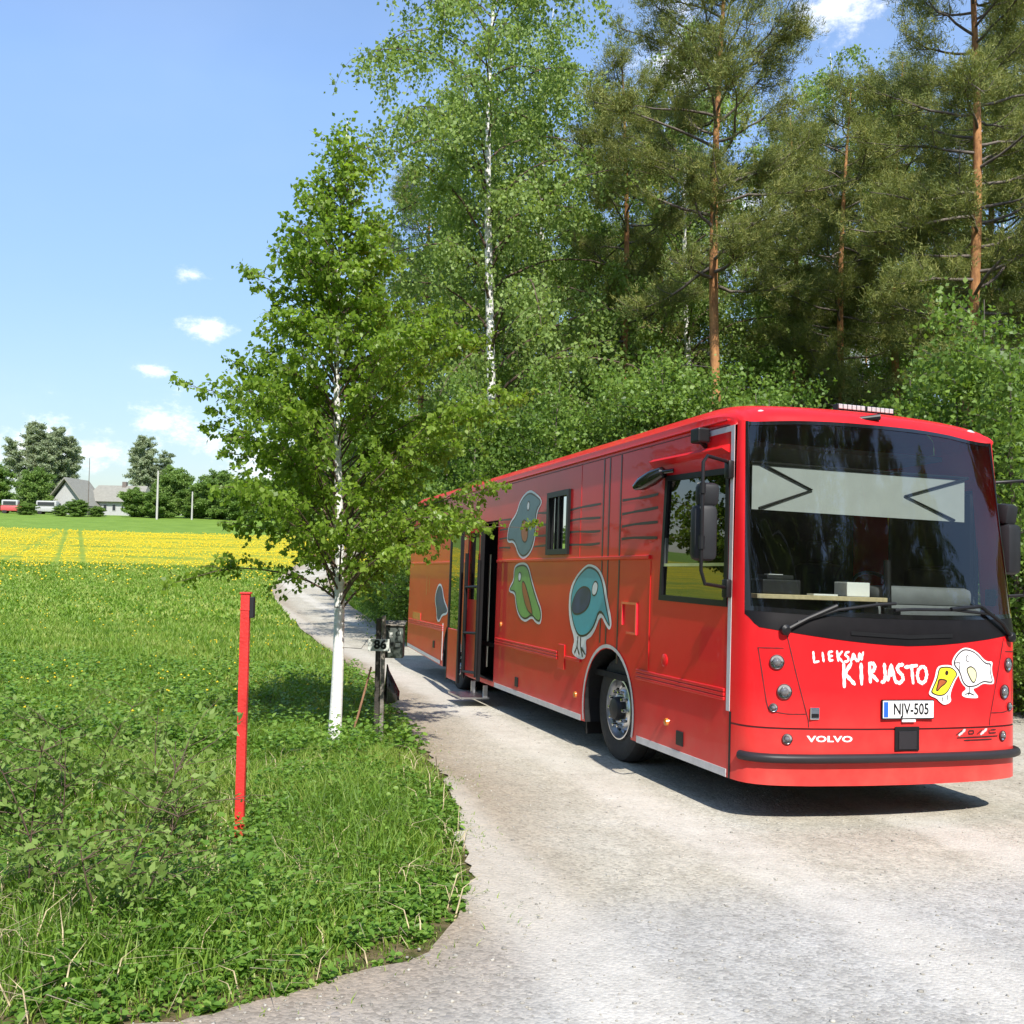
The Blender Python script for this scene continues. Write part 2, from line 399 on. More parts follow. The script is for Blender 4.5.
def cdt(outer, pts=(), holes=(), mode=1):
    V = [Vector(p) for p in outer]; F = [list(range(len(outer)))]
    for h in holes: n = len(V); V += [Vector(p) for p in h]; F.append(list(range(n, len(V))))
    V += [Vector(p) for p in pts]
    r = delaunay_2d_cdt(V, [], F, 2 if holes else mode, 1e-5)
    return [tuple(v) for v in r[0]], [tuple(f) for f in r[2]]
ip = []
for st, x0, x1, y0, y1 in ((.3, -4, 12, 1.5, 24), (.8, -16, 6, 24.3, 62), (2.0, -58, 58, -5, 130)):
    X, Y = np.meshgrid(np.arange(x0, x1, st), np.arange(y0, y1, st)); X = X.ravel(); Y = Y.ravel()
    k = in_poly(X, Y)
    if st > 1: k &= ~((X > -4.2) & (X < 12.2) & (Y > 1.3) & (Y < 24.2)) & ~((X > -16.5) & (X < 6.5) & (Y > 24) & (Y < 62.5))
    k &= dist_poly(X, Y) > st*.35
    ip += list(zip(X[k]+.0013, Y[k]+.0017))
v2, f2 = cdt(dp, ip)
V = np.array(v2); Z = H(V[:, 0], V[:, 1])+.014+.0009*np.clip(V[:, 1]-15, 0, 200)
me = bpy.data.meshes.new('gravel_road'); me.from_pydata([(a, b, c) for (a, b), c in zip(v2, Z)], [], f2); me.update()
inside = dist_poly(V[:, 0], V[:, 1]); at = me.attributes.new('edge', 'FLOAT', 'POINT'); at.data.foreach_set('value', inside.astype(np.float32))
def road_mat():
    m, nt, N, L, B = new_mat('dusty_gravel')
    g = N.new('ShaderNodeNewGeometry'); P = g.outputs['Position']
    sx = N.new('ShaderNodeSeparateXYZ'); L.new(P, sx.inputs[0])
    a = N.new('ShaderNodeAttribute'); a.attribute_name = 'edge'
    big = noise(N, L, .7, 7, .65, P); mid = noise(N, L, 5, 8, .7, P); fin = noise(N, L, 45, 5, .7, P)
    drive = ramp(N, L, big, [(.3, (.375, .345, .28)), (.5, (.43, .40, .33)), (.7, (.51, .485, .42))])
    main = ramp(N, L, big, [(.3, (.34, .33, .305)), (.55, (.41, .40, .375)), (.75, (.47, .46, .43))])
    mm = N.new('ShaderNodeMapRange'); mm.interpolation_type = 'SMOOTHSTEP'
    L.new(mth(N, L, 'ADD', mth(N, L, 'SUBTRACT', sx.outputs[1], mth(N, L, 'MULTIPLY', sx.outputs[0], .38)), mth(N, L, 'MULTIPLY', big, 1.6)), mm.inputs[0])
    mm.inputs[1].default_value = 5.4; mm.inputs[2].default_value = 6.4; mm.inputs[3].default_value = 1; mm.inputs[4].default_value = 0
    c = mixc(N, L, mm.outputs[0], drive, main)
    # packed brown soil and grit towards the grass edge
    e = N.new('ShaderNodeMapRange'); L.new(mth(N, L, 'SUBTRACT', a.outputs['Fac'], mth(N, L, 'MULTIPLY', mid, .7)), e.inputs[0]); e.inputs[1].default_value = -.35; e.inputs[2].default_value = .5; e.inputs[3].default_value = .65; e.inputs[4].default_value = 0
    c = mixc(N, L, e.outputs[0], c, (.25, .175, .105))
    c = mixc(N, L, 1.0, c, ramp(N, L, mid, [(.3, (.84, .83, .81)), (.6, (1.06, 1.06, 1.06))]), 'MULTIPLY')
    # single stones
    vo = N.new('ShaderNodeTexVoronoi'); vo.inputs['Scale'].default_value = 52; L.new(P, vo.inputs['Vector'])
    vc = N.new('ShaderNodeSeparateColor'); L.new(vo.outputs['Color'], vc.inputs[0])
    c = mixc(N, L, .75, c, ramp(N, L, vc.outputs[0], [(0, (.66, .65, .64)), (.5, (1, 1, 1)), (1, (1.22, 1.2, 1.17))]), 'MULTIPLY')
    v2 = N.new('ShaderNodeTexVoronoi'); v2.inputs['Scale'].default_value = 11; L.new(P, v2.inputs['Vector'])
    v3 = N.new('ShaderNodeSeparateColor'); L.new(v2.outputs['Color'], v3.inputs[0])
    k = mth(N, L, 'MULTIPLY', mth(N, L, 'LESS_THAN', v2.outputs['Distance'], .2), mth(N, L, 'GREATER_THAN', v3.outputs[1], .8))
    c = mixc(N, L, mth(N, L, 'MULTIPLY', k, .5), c, (.3, .28, .26))
    L.new(c, B.inputs['Base Color']); B.inputs['Roughness'].default_value = .92; B.inputs['Specular IOR Level'].default_value = .15
    h = mth(N, L, 'ADD', mth(N, L, 'MULTIPLY', vo.outputs['Distance'], -.5), mth(N, L, 'ADD', mth(N, L, 'MULTIPLY', mid, .9), mth(N, L, 'MULTIPLY', fin, .5)))
    bump(N, L, h, .4, .025, B)
    # two soft, paler wheel tracks worn along the driveway
    px_ = mth(N, L, 'ADD', mth(N, L, 'MULTIPLY', sx.outputs[0], .954), mth(N, L, 'MULTIPLY', sx.outputs[1], .301))
    px_ = mth(N, L, 'ADD', px_, mth(N, L, 'MULTIPLY', mth(N, L, 'SUBTRACT', big, .5), .5)); tk_ = None
    for c0 in (1.75, 3.45, 5.3):
        q = mth(N, L, 'ABSOLUTE', mth(N, L, 'SUBTRACT', px_, c0)); mr = N.new('ShaderNodeMapRange'); mr.interpolation_type = 'SMOOTHSTEP'; L.new(q, mr.inputs[0]); mr.inputs[1].default_value = .12; mr.inputs[2].default_value = .42; mr.inputs[3].default_value = .55; mr.inputs[4].default_value = 0
        tk_ = mr.outputs[0] if tk_ is None else mth(N, L, 'MAXIMUM', tk_, mr.outputs[0])
    L.new(mixc(N, L, mth(N, L, 'MULTIPLY', tk_, mth(N, L, 'ADD', mid, .3)), c, (.60, .565, .50)), B.inputs['Base Color'])
    return m
rd = obj('gravel_road', me, road_mat(), smooth=True); tag(rd, kind='structure')
me.polygons.foreach_set('use_smooth', [True]*len(me.polygons))
# loose stones on the gravel
def stones():
    ico = bmesh.new(); bmesh.ops.create_icosphere(ico, subdivisions=1, radius=1); bv = np.array([v.co[:] for v in ico.verts]); bf = np.array([[v.index for v in f.verts] for f in ico.faces]); ico.free()
    n = 15000; x = rs.uniform(-3, 9, n); y = 3.6+rs.rand(n)**1.6*11; k = in_poly(x, y); d = dist_poly(x, y); k &= rs.rand(n) < np.where(d < .5, 1, .35)
    x, y = x[k], y[k]; n = len(x); s = .003+.009*rs.rand(n)**2.5
    V = bv[None]*(s[:, None, None]*np.stack([rs.uniform(.8, 1.4, n), rs.uniform(.8, 1.3, n), rs.uniform(.5, .8, n)], 1)[:, None])*(1+.25*rs.randn(n, len(bv), 1)*.6)
    V += np.stack([x, y, H(x, y)+.016], 1)[:, None]
    Fc = bf[None]+(np.arange(n)*len(bv))[:, None, None]
    return me_np('loose_stones', V.reshape(-1, 3), tris=Fc.reshape(-1, 3))
tag(obj('loose_stones', stones(), mat('stone', (.32, .30, .26), .9, var=.5, scale=9)), 'small loose stones scattered over the gravel', 'gravel', kind='stuff')

# ------------------------------------------------------------------ the bus
HW = 1.275
bus = bpy.data.objects.new('library_bus', None); COL.objects.link(bus)
bus.matrix_world = Matrix.Translation(BUS_T) @ BUS_R.to_4x4()
tag(bus, 'big red mobile library bus with painted birds, parked on the gravel driveway', 'bus')
PXs = [0, .4, .8, 1.0, 1.1, 1.18, 1.23, 1.26, 1.275]; PYs = [0, .012, .055, .1, .135, .185, .24, .31, .42]
def yf(x, z):
    a = min(abs(x), HW); return float(np.interp(a, PXs, PYs))+.2*max(0, z-1.45)*(1-(a/HW)**12)
def tap(x, z): return x*(1-(.12 if x > 0 else .015)*max(0, min(1, (z-1.5)/1.6)))
XS = [s*v for s in (-1, 1) for v in [1.275, 1.27, 1.26, 1.245, 1.23, 1.205, 1.18, 1.14, 1.1, 1.05, 1.0, .9, .8, .65, .5, .33, .16]]+[0]
XS = sorted(set(XS))
def front_grid(name, m, x0, x1, zlo, zhi, off=0., nz=6, parent=bus, thick=0):
    xs = [x0]+[x for x in XS if x0+.004 < x < x1-.004]+[x1]
    V = []; 
    for x in xs:
        a, b = (zlo(x) if callable(zlo) else zlo), (zhi(x) if callable(zhi) else zhi)
        for k in range(nz+1):
            z = a+(b-a)*k/nz; V.append((tap(x, z), yf(x, z)-off, z))
    n = nz+1; Fq = [(i*n+k, (i+1)*n+k, (i+1)*n+k+1, i*n+k+1) for i in range(len(xs)-1) for k in range(nz)]
    me = bpy.data.meshes.new(name); me.from_pydata(V, [], Fq); me.update()
    o = obj(name, me, m, parent, smooth=True)
    if thick:
        md = o.modifiers.new('t', 'SOLIDIFY'); md.thickness = thick; md.offset = -1
    return o
zcowl = lambda x: 1.34+.115*(min(abs(x), 1.2)/1.2)**1.6          # top of the red, bottom of the black cowl
zglb = lambda x: 1.542+.03*(min(abs(x), 1.2)/1.2)**2
zglt = lambda x: 3.078-.055*(min(abs(x), 1.2)/1.2)**3
front_grid('front_panel', M['red'], -1.275, 1.275, .722, lambda x: zcowl(x)+max(0, min(abs(x), 1.247)-1.19)*1.6, nz=8)
front_grid('front_bumper', M['red'], -1.275, 1.275, .30, .708, nz=5)
front_grid('front_skirt_seam', M['seam'], -1.275, 1.275, .69, .74, off=-.008, nz=1)
front_grid('cowl', M['cowl'], -1.247, 1.247, lambda x: zcowl(x)+max(0, abs(x)-1.19)*1.6, zglb, off=.004, nz=3)
front_grid('cowl_grille', M['black'], -.5, .42, lambda x: 1.395+.04*abs(x), lambda x: 1.425+.04*abs(x), off=.012, nz=1)
for s in (-1, 1):
    front_grid('windshield_pillar', M['red'], min(s*1.247, s*1.275), max(s*1.247, s*1.275), 1.54, 3.03, nz=10)
front_grid('windshield', M['glass'], -1.247, 1.247, zglb, zglt, off=.0, nz=24)
# painted black rim round the glass
front_grid('windshield_rim', M['blackgloss'], -1.247, 1.247, lambda x: zglt(x)-.03, zglt, off=.006, nz=1)
front_grid('windshield_rim', M['blackgloss'], -1.247, 1.247, zglb, lambda x: zglb(x)+.035, off=.006, nz=1)
for s in (-1, 1): front_grid('windshield_rim', M['blackgloss'], min(s*1.22, s*1.247), max(s*1.22, s*1.247), lambda x: zglb(x)+.035, lambda x: zglt(x)-.03, off=.006, nz=20)
# front roof cap blends the windshield top into the roof
def zroof(x): a = abs(x)/HW; return 3.262-.035*a*a-.115*a**14
def cap():
    V = []; n = 13
    for x in XS:
        z0 = zglt(x) if abs(x) < 1.2 else 3.005+.0*x
        y0 = yf(x, z0); x0 = tap(x, z0)
        z2 = zroof(x); p0 = (x0, y0, z0); p1 = (x*.985, y0+.03*(1-(abs(x)/HW)**8), z0+(z2-z0)*1.0); p2 = (x*(.88 if x > 0 else 1), 1.05, z2)
        for k in range(n):
            t = k/(n-1); V.append(tuple((1-t)**2*p0[i]+2*t*(1-t)*p1[i]+t*t*p2[i] for i in range(3)))
    me = bpy.data.meshes.new('roof_cap'); me.from_pydata(V, [], [(i*n+k, (i+1)*n+k, (i+1)*n+k+1, i*n+k+1) for i in range(len(XS)-1) for k in range(n-1)]); me.update()
    return me
cp = obj('roof_cap', cap(), M['red'], bus, smooth=True)
for e_ in (0, len(XS)-1):
    cv = [cp.data.vertices[e_*13+k].co for k in range(13)]; xw = -HW if e_ == 0 else tap(HW, 3.0)
    MB().add([tuple(v) for v in cv]+[(xw, max(.42, v.y), 2.999) for v in cv], [(k, k+1, 14+k, 13+k) for k in range(12)]).build('roof_corner', M['red'], bus)
# roof, rear, underside
prof = [(x, zroof(x)) for x in np.linspace(-1, 1, 25)*HW]
prof = [(-HW, 3.0)]+[(x, z) for x, z in prof]+[(HW, 3.0)]
V = []; ys = [1.05, 4, 7, 10, 12.0, 12.25, 12.36]
for y in ys:
    k = 0 if y < 12.1 else (.03 if y < 12.3 else .1)
    V += [(x*(1-k*.3)*(.88 if x > 0 else 1), y, z-k*(z > 3.01)) for x, z in prof]
n = len(prof)
me = bpy.data.meshes.new('roof'); me.from_pydata(V, [], [(i*n+k, i*n+k+1, (i+1)*n+k+1, (i+1)*n+k) for i in range(len(ys)-1) for k in range(n-1)]); me.update()
obj('roof', me, M['red'], bus, smooth=True); 
try: me.set_sharp_from_angle(angle=R_(40))
except Exception: pass
# side walls with their openings
def arch(yc, r, n=18, zc=.5, lo=.3):
    return [(yc+r*math.cos(a), max(lo, zc+r*math.sin(a))) for a in np.linspace(-.33, math.pi+.33, n)]
def skirt(y): return .30 if y < 9.37 else .30+.13*(y-9.37)/3.0
WY1, WY2 = 2.77, 8.96
outer = [(.42, .30)]+arch(WY1, .60)[::-1]+[(6.66, .30), (7.62, .30)]+arch(WY2, .60)[::-1]+[(9.6, skirt(9.6)), (12.36, .43), (12.36, 1.5), (12.36, 3.0), (9, 3.0), (6, 3.0), (3, 3.0), (.42, 3.0), (.42, 2.4), (.42, 1.5)]
cabw = [(.50, 1.60), (.50, 2.66), (1.58, 2.69), (1.66, 1.62)]
slw = [(3.95, 2.06), (4.64, 2.06), (4.64, 2.76), (3.95, 2.76)]
door = [(6.68, .37), (7.60, .37), (7.60, 2.55), (6.68, 2.55)]
def panel(name, X, outer, holes, m, sgn):
    v, f = cdt(outer, holes=holes)
    me = bpy.data.meshes.new(name); me.from_pydata([(X if X < 0 else tap(X, b), a, b) for a, b in v], [], f); me.update()
    b = bmesh.new(); b.from_mesh(me)
    for fc in b.faces:
        if fc.normal.x*sgn < 0: fc.normal_flip()
    b.to_mesh(me); b.free(); return obj(name, me, m, bus)
panel('side_wall', -HW, outer, [cabw, slw, door], M['red'], -1)
lwin = [(.62, 1.62), (1.75, 1.62), (1.75, 2.66), (.62, 2.66)]; lwin2 = [(2.1, 1.9), (3.1, 1.9), (3.1, 2.66), (2.1, 2.66)]
panel('side_wall', HW, outer, [lwin], M['red'], 1)
MB().box(-HW+.002, HW-.13, 12.36, 12.42, .43, 3.0, bev=.02).build('rear_wall', M['red'], bus)
MB().box(-1.0, 1.0, 12.42, 12.425, 1.9, 2.7).build('rear_window', M['darkglass'], bus)
MB().box(-1.22, 1.22, .5, 2.05, .42, .5).box(-1.22, 1.22, 3.5, 6.6, .42, .5).box(-.62, .62, 2.05, 3.5, .42, .5).box(-.62, .62, 6.6, 9.7, .42, .5).box(-1.22, 1.22, 9.7, 12.3, .5, .56).box(-.45, -.37, 1, 12, .28, .42).box(.37, .45, 1, 12, .28, .42).box(-.9, .9, 2.70, 2.82, .35, .47).build('chassis', M['black'], bus)
MB().box(-1.1, 1.1, 4.2, 5.4, .32, .42).tube([(-.2, 5.6, .36), (-.2, 8.0, .36)], .07).build('underfloor_tank', M['darkgrey'], bus)
# wheel wells
def well(yc, s):
    A = [(yc+.60*math.cos(a), .5+.60*math.sin(a)) for a in np.linspace(-.33, math.pi+.33, 20)]
    V = [(s*(HW-.004), a, b) for a, b in A]+[(s*.62, a, b) for a, b in A]; n = len(A)
    return MB().add(V, [(k, k+1, n+k+1, n+k) for k in range(n-1)]+[tuple(range(n, 2*n))])
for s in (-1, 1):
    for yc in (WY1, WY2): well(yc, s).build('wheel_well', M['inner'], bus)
# wheels
def wheel(X, yc, s, dual=False):
    R = .515; c = (X, yc, R); ax = (s, 0, 0)
    tp = [(.30, -.27), (.44, -.275), (.49, -.265), (R-.008, -.235), (R, -.20), (R, -.15), (R-.012, -.148), (R-.012, -.135), (R, -.133), (R, -.06), (R-.008, -.035), (.49, -.008), (.46, 0), (.40, .004), (.33, -.012), (.30, -.02), (.30, -.27)]
    w = MB().lathe(c, ax, tp, 56)
    if dual: w.lathe((X-s*.32, yc, R), ax, tp, 40)
    w = w.build('wheel', M['rubber'], bus, True)
    rim = MB().lathe(c, ax, [(.302, -.02), (.298, 0), (.285, .002), (.277, -.03), (.268, -.10), (.25, -.115), (.19, -.035), (.155, -.02), (.15, -.024), (.0, -.024)], 48)
    rim.build('rim', M['alu'], w, True)
    for k in range(10 if s < 0 else 0):
        a = k*math.pi/5+.15
        p = Vector((X-s*.072, yc+.232*math.cos(a), R+.232*math.sin(a))); nn = Vector((s*.8, -.35*math.cos(a), -.35*math.sin(a))).normalized()
        MB().lathe(p, nn, [(.0, .018), (.022, .016), (.026, .0)], 12).build('hand_hole', M['black'], w)
    for k in range(10 if s < 0 else 0):
        a = k*math.pi/5
        q = (X-s*.028, yc+.168*math.cos(a), R+.168*math.sin(a)); MB().lathe(q, ax, [(.019, 0), (.019, .045), (.014, .062), (0, .064)], 10).build('wheel_nut', M['chrome'], w, True)
    MB().lathe((X-s*.024, yc, R), ax, [(.12, 0), (.115, .05), (.10, .075), (.06, .085), (0, .088)], 32).build('hub', M['darkgrey'], w, True)
for s in (-1, 1):
    wheel(s*1.165, WY1-.02, s); wheel(s*1.165, WY2, s, True)
for s in (-1, 1): MB().box(min(s*.80, s*1.22), max(s*.80, s*1.22), 3.42, 3.435, .17, .62).build('mudflap', M['black'], bus)
# trims on the door side (X = -HW): helper draws a box proud of the panel
sx_ = -HW
def trim(name, y0, y1, z0, z1, m, d=.006, bev=0, base=0): return MB().box(sx_-d, sx_+.002-base, y0, y1, z0, z1, bev=bev).build(name, m, bus)
trim('skirt_stripe', .46, 2.07, .302, .362, M['stripe']); trim('skirt_stripe', 3.46, 6.60, .302, .362, M['stripe'])
MB().add([(sx_-.006, 9.7, .33), (sx_-.006, 12.34, .44), (sx_-.006, 12.34, .50), (sx_-.006, 9.7, .39)], [(0, 1, 2, 3)]).build('skirt_stripe', M['stripe'], bus)
trim('corner_stripe', .425, .475, .80, 3.0, M['stripe'], .004); trim('corner_stripe', .475, .82, 2.955, 3.0, M['stripe'], .004)
trim('corner_gap', .405, .428, .30, .80, M['black'], .003)
ap = [(WY1+r*math.cos(a), .5+r*math.sin(a)) for r in (.605, .64) for a in np.linspace(-.28, math.pi+.28, 28)]
MB().add([(sx_-.008, a, b) for a, b in ap], [(k, k+1, 28+k+1, 28+k) for k in range(27)]).build('arch_lip', M['stripe'], bus)
trim('mid_rail', 1.87, 6.64, 1.972, 2.008, M['red'], .022, .005); trim('mid_rail', 7.7, 12.3, 1.972, 2.008, M['red'], .022, .005)
for z in (.885, .918, .951):
    for a, b in ((.5, 2.10), (4.2, 6.62), (9.6, 12.3)): trim('lower_rail', a, b, z-.013, z+.013, M['red'], .016, .005)
trim('lower_rail', 3.50, 3.95, .90, .935, M['red'], .016, .005)
trim('hatch_edge', 3.97, 4.17, .78, 1.05, M['red'], .012, .004)
trim('gutter', .5, 12.3, 3.04, 3.055, M['red'], .025, .004)
trim('gutter_gap', .5, 12.3, 3.005, 3.012, M['seam'], .003)  # thin line in the dark seam colour below the gutter
for y in (3.0, 2.85, 2.57): trim('body_seam', y-.014, y+.014, 1.14 if y != 2.57 else .97, 3.0, M['line'], .003)
trim('panel_joint', 3.62, 3.64, 2.01, 3.0, M['red'], .003)
trim('panel_joint', 1.86, 1.868, .97, 1.96, M['red'], .005)
def hand_line(y0, y1, z):
    n = 14; ys = np.linspace(y0, y1, n); up = [z+.010*math.sin(3.1*y+z*9)+.012 for y in ys]; lo = [z+.010*math.sin(3.1*y+z*9)-.012+.004*math.sin(9*y) for y in ys]
    MB().add([(sx_-.003, y, u) for y, u in zip(ys, up)]+[(sx_-.003, y, u) for y, u in zip(ys, lo)], [(k, k+1, n+k+1, n+k) for k in range(n-1)]).build('stave_line', M['line'], bus)
for z in (2.54, 2.41, 2.28, 2.15):
    hand_line(3.07, 3.93, z); hand_line(1.74, 2.53, z+.015); hand_line(4.66, 5.15, z+.01); hand_line(6.1, 6.6, z+.01)
# windows of that side
def win_frame(name, poly, w, m, d=.012, X=sx_, s=-1):
    P = [Vector(p) for p in poly]; c = sum(P, Vector((0, 0)))/len(P); inn = []
    for p in P: v = p-c; inn.append(Vector((p.x-math.copysign(w, v.x), p.y-math.copysign(w, v.y))))
    out = [Vector((p.x+math.copysign(.012, (p-c).x), p.y+math.copysign(.012, (p-c).y))) for p in P]; n = len(P)
    V = [(X+s*d, a.x, a.y) for a in out]+[(X+s*d, a.x, a.y) for a in inn]+[(X, a.x, a.y) for a in out]+[(X-s*.03, a.x, a.y) for a in inn]
    Fq = []
    for k in range(n):
        j = (k+1) % n; Fq += [(k, j, n+j, n+k), (k, 2*n+k, 2*n+j, j), (n+k, n+j, 3*n+j, 3*n+k)]
    return MB().add(V, Fq).build(name, m, bus)
wf = win_frame('cab_window', cabw, .035, M['black'])
MB().add([(sx_+.012, a, b) for a, b in cabw], [(0, 1, 2, 3)]).build('pane', M['darkglass'], wf)
MB().box(sx_-.004, sx_+.01, .54, 1.62, 1.905, 1.93).box(sx_-.004, sx_+.01, 1.585, 1.60, 1.93, 2.65).build('window_bar', M['alu'], wf)
wf = win_frame('sliding_window', slw, .05, M['black'], .03)
MB().add([(sx_+.01, a, b) for a, b in slw], [(0, 1, 2, 3)]).build('pane', M['darkglass'], wf)
MB().box(sx_-.018, sx_+.008, 4.26, 4.30, 2.1, 2.72).box(sx_-.012, sx_+.008, 4.4, 4.412, 2.1, 2.72).build('window_bar', M['black'], wf)
for lw, s in ((lwin, 1),):
    wf = win_frame('side_window', lw, .04, M['black'], .012, HW-.07, 1)
    MB().add([(HW-.082, a, b) for a, b in lw], [(0, 1, 2, 3)]).build('pane', M['clearglass'], wf)
# drip rail, camera, small round lamps, vents, fuel flap
MB().add([(sx_, .5, 2.86), (sx_, 1.86, 2.88), (sx_-.06, 1.84, 2.845), (sx_-.06, .52, 2.825), (sx_, .5, 2.79), (sx_, 1.86, 2.80)], [(0, 1, 2, 3), (3, 2, 5, 4), (0, 3, 4), (1, 5, 2)]).build('drip_rail', M['red'], bus)
MB().box(sx_-.13, sx_-.02, .78, .92, 2.90, 3.02, bev=.015).tube([(sx_, .88, 2.88), (sx_-.07, .86, 2.92)], .02).build('side_camera', M['black'], bus)
MB().lathe((sx_-.10, 1.72, 2.68), (-.35, 1, -.35), [(0, -.2), (.05, -.17), (.07, -.05), (.065, .1), (.03, .2), (0, .21)], 16).tube([(sx_, 1.45, 2.74), (sx_-.08, 1.6, 2.73)], .018).build('side_lamp_arm', M['blackgloss'], bus, True)
for y, z in ((1.47, .57), (3.62, .55), (6.39, 1.15)): MB().lathe((sx_, y, z), (-1, 0, 0), [(.035, 0), (.03, .018), (0, .02)], 16).build('marker_lamp', M['amber'], bus, True)
MB().lathe((sx_, 1.54, 1.09), (-1, 0, 0), [(.055, 0), (.055, .006), (.04, .012), (0, .012)], 20).build('filler_cap', M['red'], bus, True)
for y, z in ((1.22, .47), (5.64, .47), (10.2, .62)):
    f_ = MB().box(sx_-.012, sx_, y-.06, y+.06, z-.06, z+.06, bev=.005).build('vent', M['black'], bus)
def ring_flap(y0, y1, z0, z1):
    w = .022
    MB().box(sx_-.016, sx_, y0, y1, z1-w, z1).box(sx_-.016, sx_, y0, y0+w, z0, z1-w).box(sx_-.016, sx_, y1-w, y1, z0+.08, z1-w).box(sx_-.016, sx_, y0+w, y1-.12, z0, z0+w).build('fuel_flap', M['pinkred'], bus)
ring_flap(2.12, 2.46, 1.27, 1.57)
trim('reflector', 11.3, 11.95, .97, 1.1, M['pinkred'], .008)
trim('rear_flap_edge', 9.6, 9.62, .4, 1.0, M['stripe'], .008)
# doorway with its steps and the leaf folded out at right angles
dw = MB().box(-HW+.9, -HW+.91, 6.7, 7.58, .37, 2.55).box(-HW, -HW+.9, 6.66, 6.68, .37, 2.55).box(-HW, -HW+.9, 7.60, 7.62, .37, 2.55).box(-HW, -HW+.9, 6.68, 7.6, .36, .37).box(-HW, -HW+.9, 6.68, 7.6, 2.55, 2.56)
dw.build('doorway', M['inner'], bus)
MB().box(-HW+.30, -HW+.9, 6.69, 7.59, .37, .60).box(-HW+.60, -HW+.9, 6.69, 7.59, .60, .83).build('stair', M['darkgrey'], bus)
MB().tube([(-HW+.12, 6.95, .38), (-HW+.12, 6.95, 2.0)], .02).tube([(-HW+.12, 7.4, .5), (-HW+.12, 7.4, 2.1)], .02).build('grab_pole', M['alu'], bus, True)
MB().box(-HW-.42, -HW-.02, 6.75, 7.45, .12, .145).box(-HW-.10, -HW-.04, 6.78, 6.80, .145, .30).box(-HW-.10, -HW-.04, 7.40, 7.42, .145, .30).build('entry_step', M['alu'], bus)
XL = -HW-.13
lf = MB().box(XL-.02, XL+.02, 6.98, 7.60, .36, 2.5, bev=.008).build('door_leaf', M['red'], bus)
MB().box(XL-.026, XL+.026, 6.95, 6.98, .34, 2.52).box(XL-.026, XL+.026, 7.60, 7.63, .34, 2.52).build('door_edge', M['black'], lf)
MB().box(XL-.024, XL-.018, 7.06, 7.52, 1.45, 2.4).build('door_glass', M['darkglass'], lf)
lf2 = MB().box(XL-.13, XL-.09, 7.66, 8.24, .26, 1.0, bev=.008).build('door_leaf', M['red'], bus)
MB().box(XL-.12, XL-.10, 7.66, 8.24, 1.0, 2.5).build('door_glass', M['darkglass'], lf2)
MB().box(XL-.135, XL-.085, 7.63, 7.66, .24, 2.52).box(XL-.135, XL-.085, 8.24, 8.27, .24, 2.52).build('door_edge', M['black'], lf2)
MB().tube([(XL-.12, 7.34, .34), (XL-.12, 7.34, 2.1)], .024).tube([(XL-.06, 6.88, .40), (XL-.06, 6.88, 2.0)], .026).tube([(XL-.12, 7.34, .44), (XL-.06, 6.88, .46)], .02).tube([(XL-.12, 7.34, .98), (XL-.06, 6.88, 1.0)], .02).tube([(XL-.12, 7.34, 1.62), (XL-.06, 6.88, 1.64)], .02).build('handrail', M['black'], bus, True)
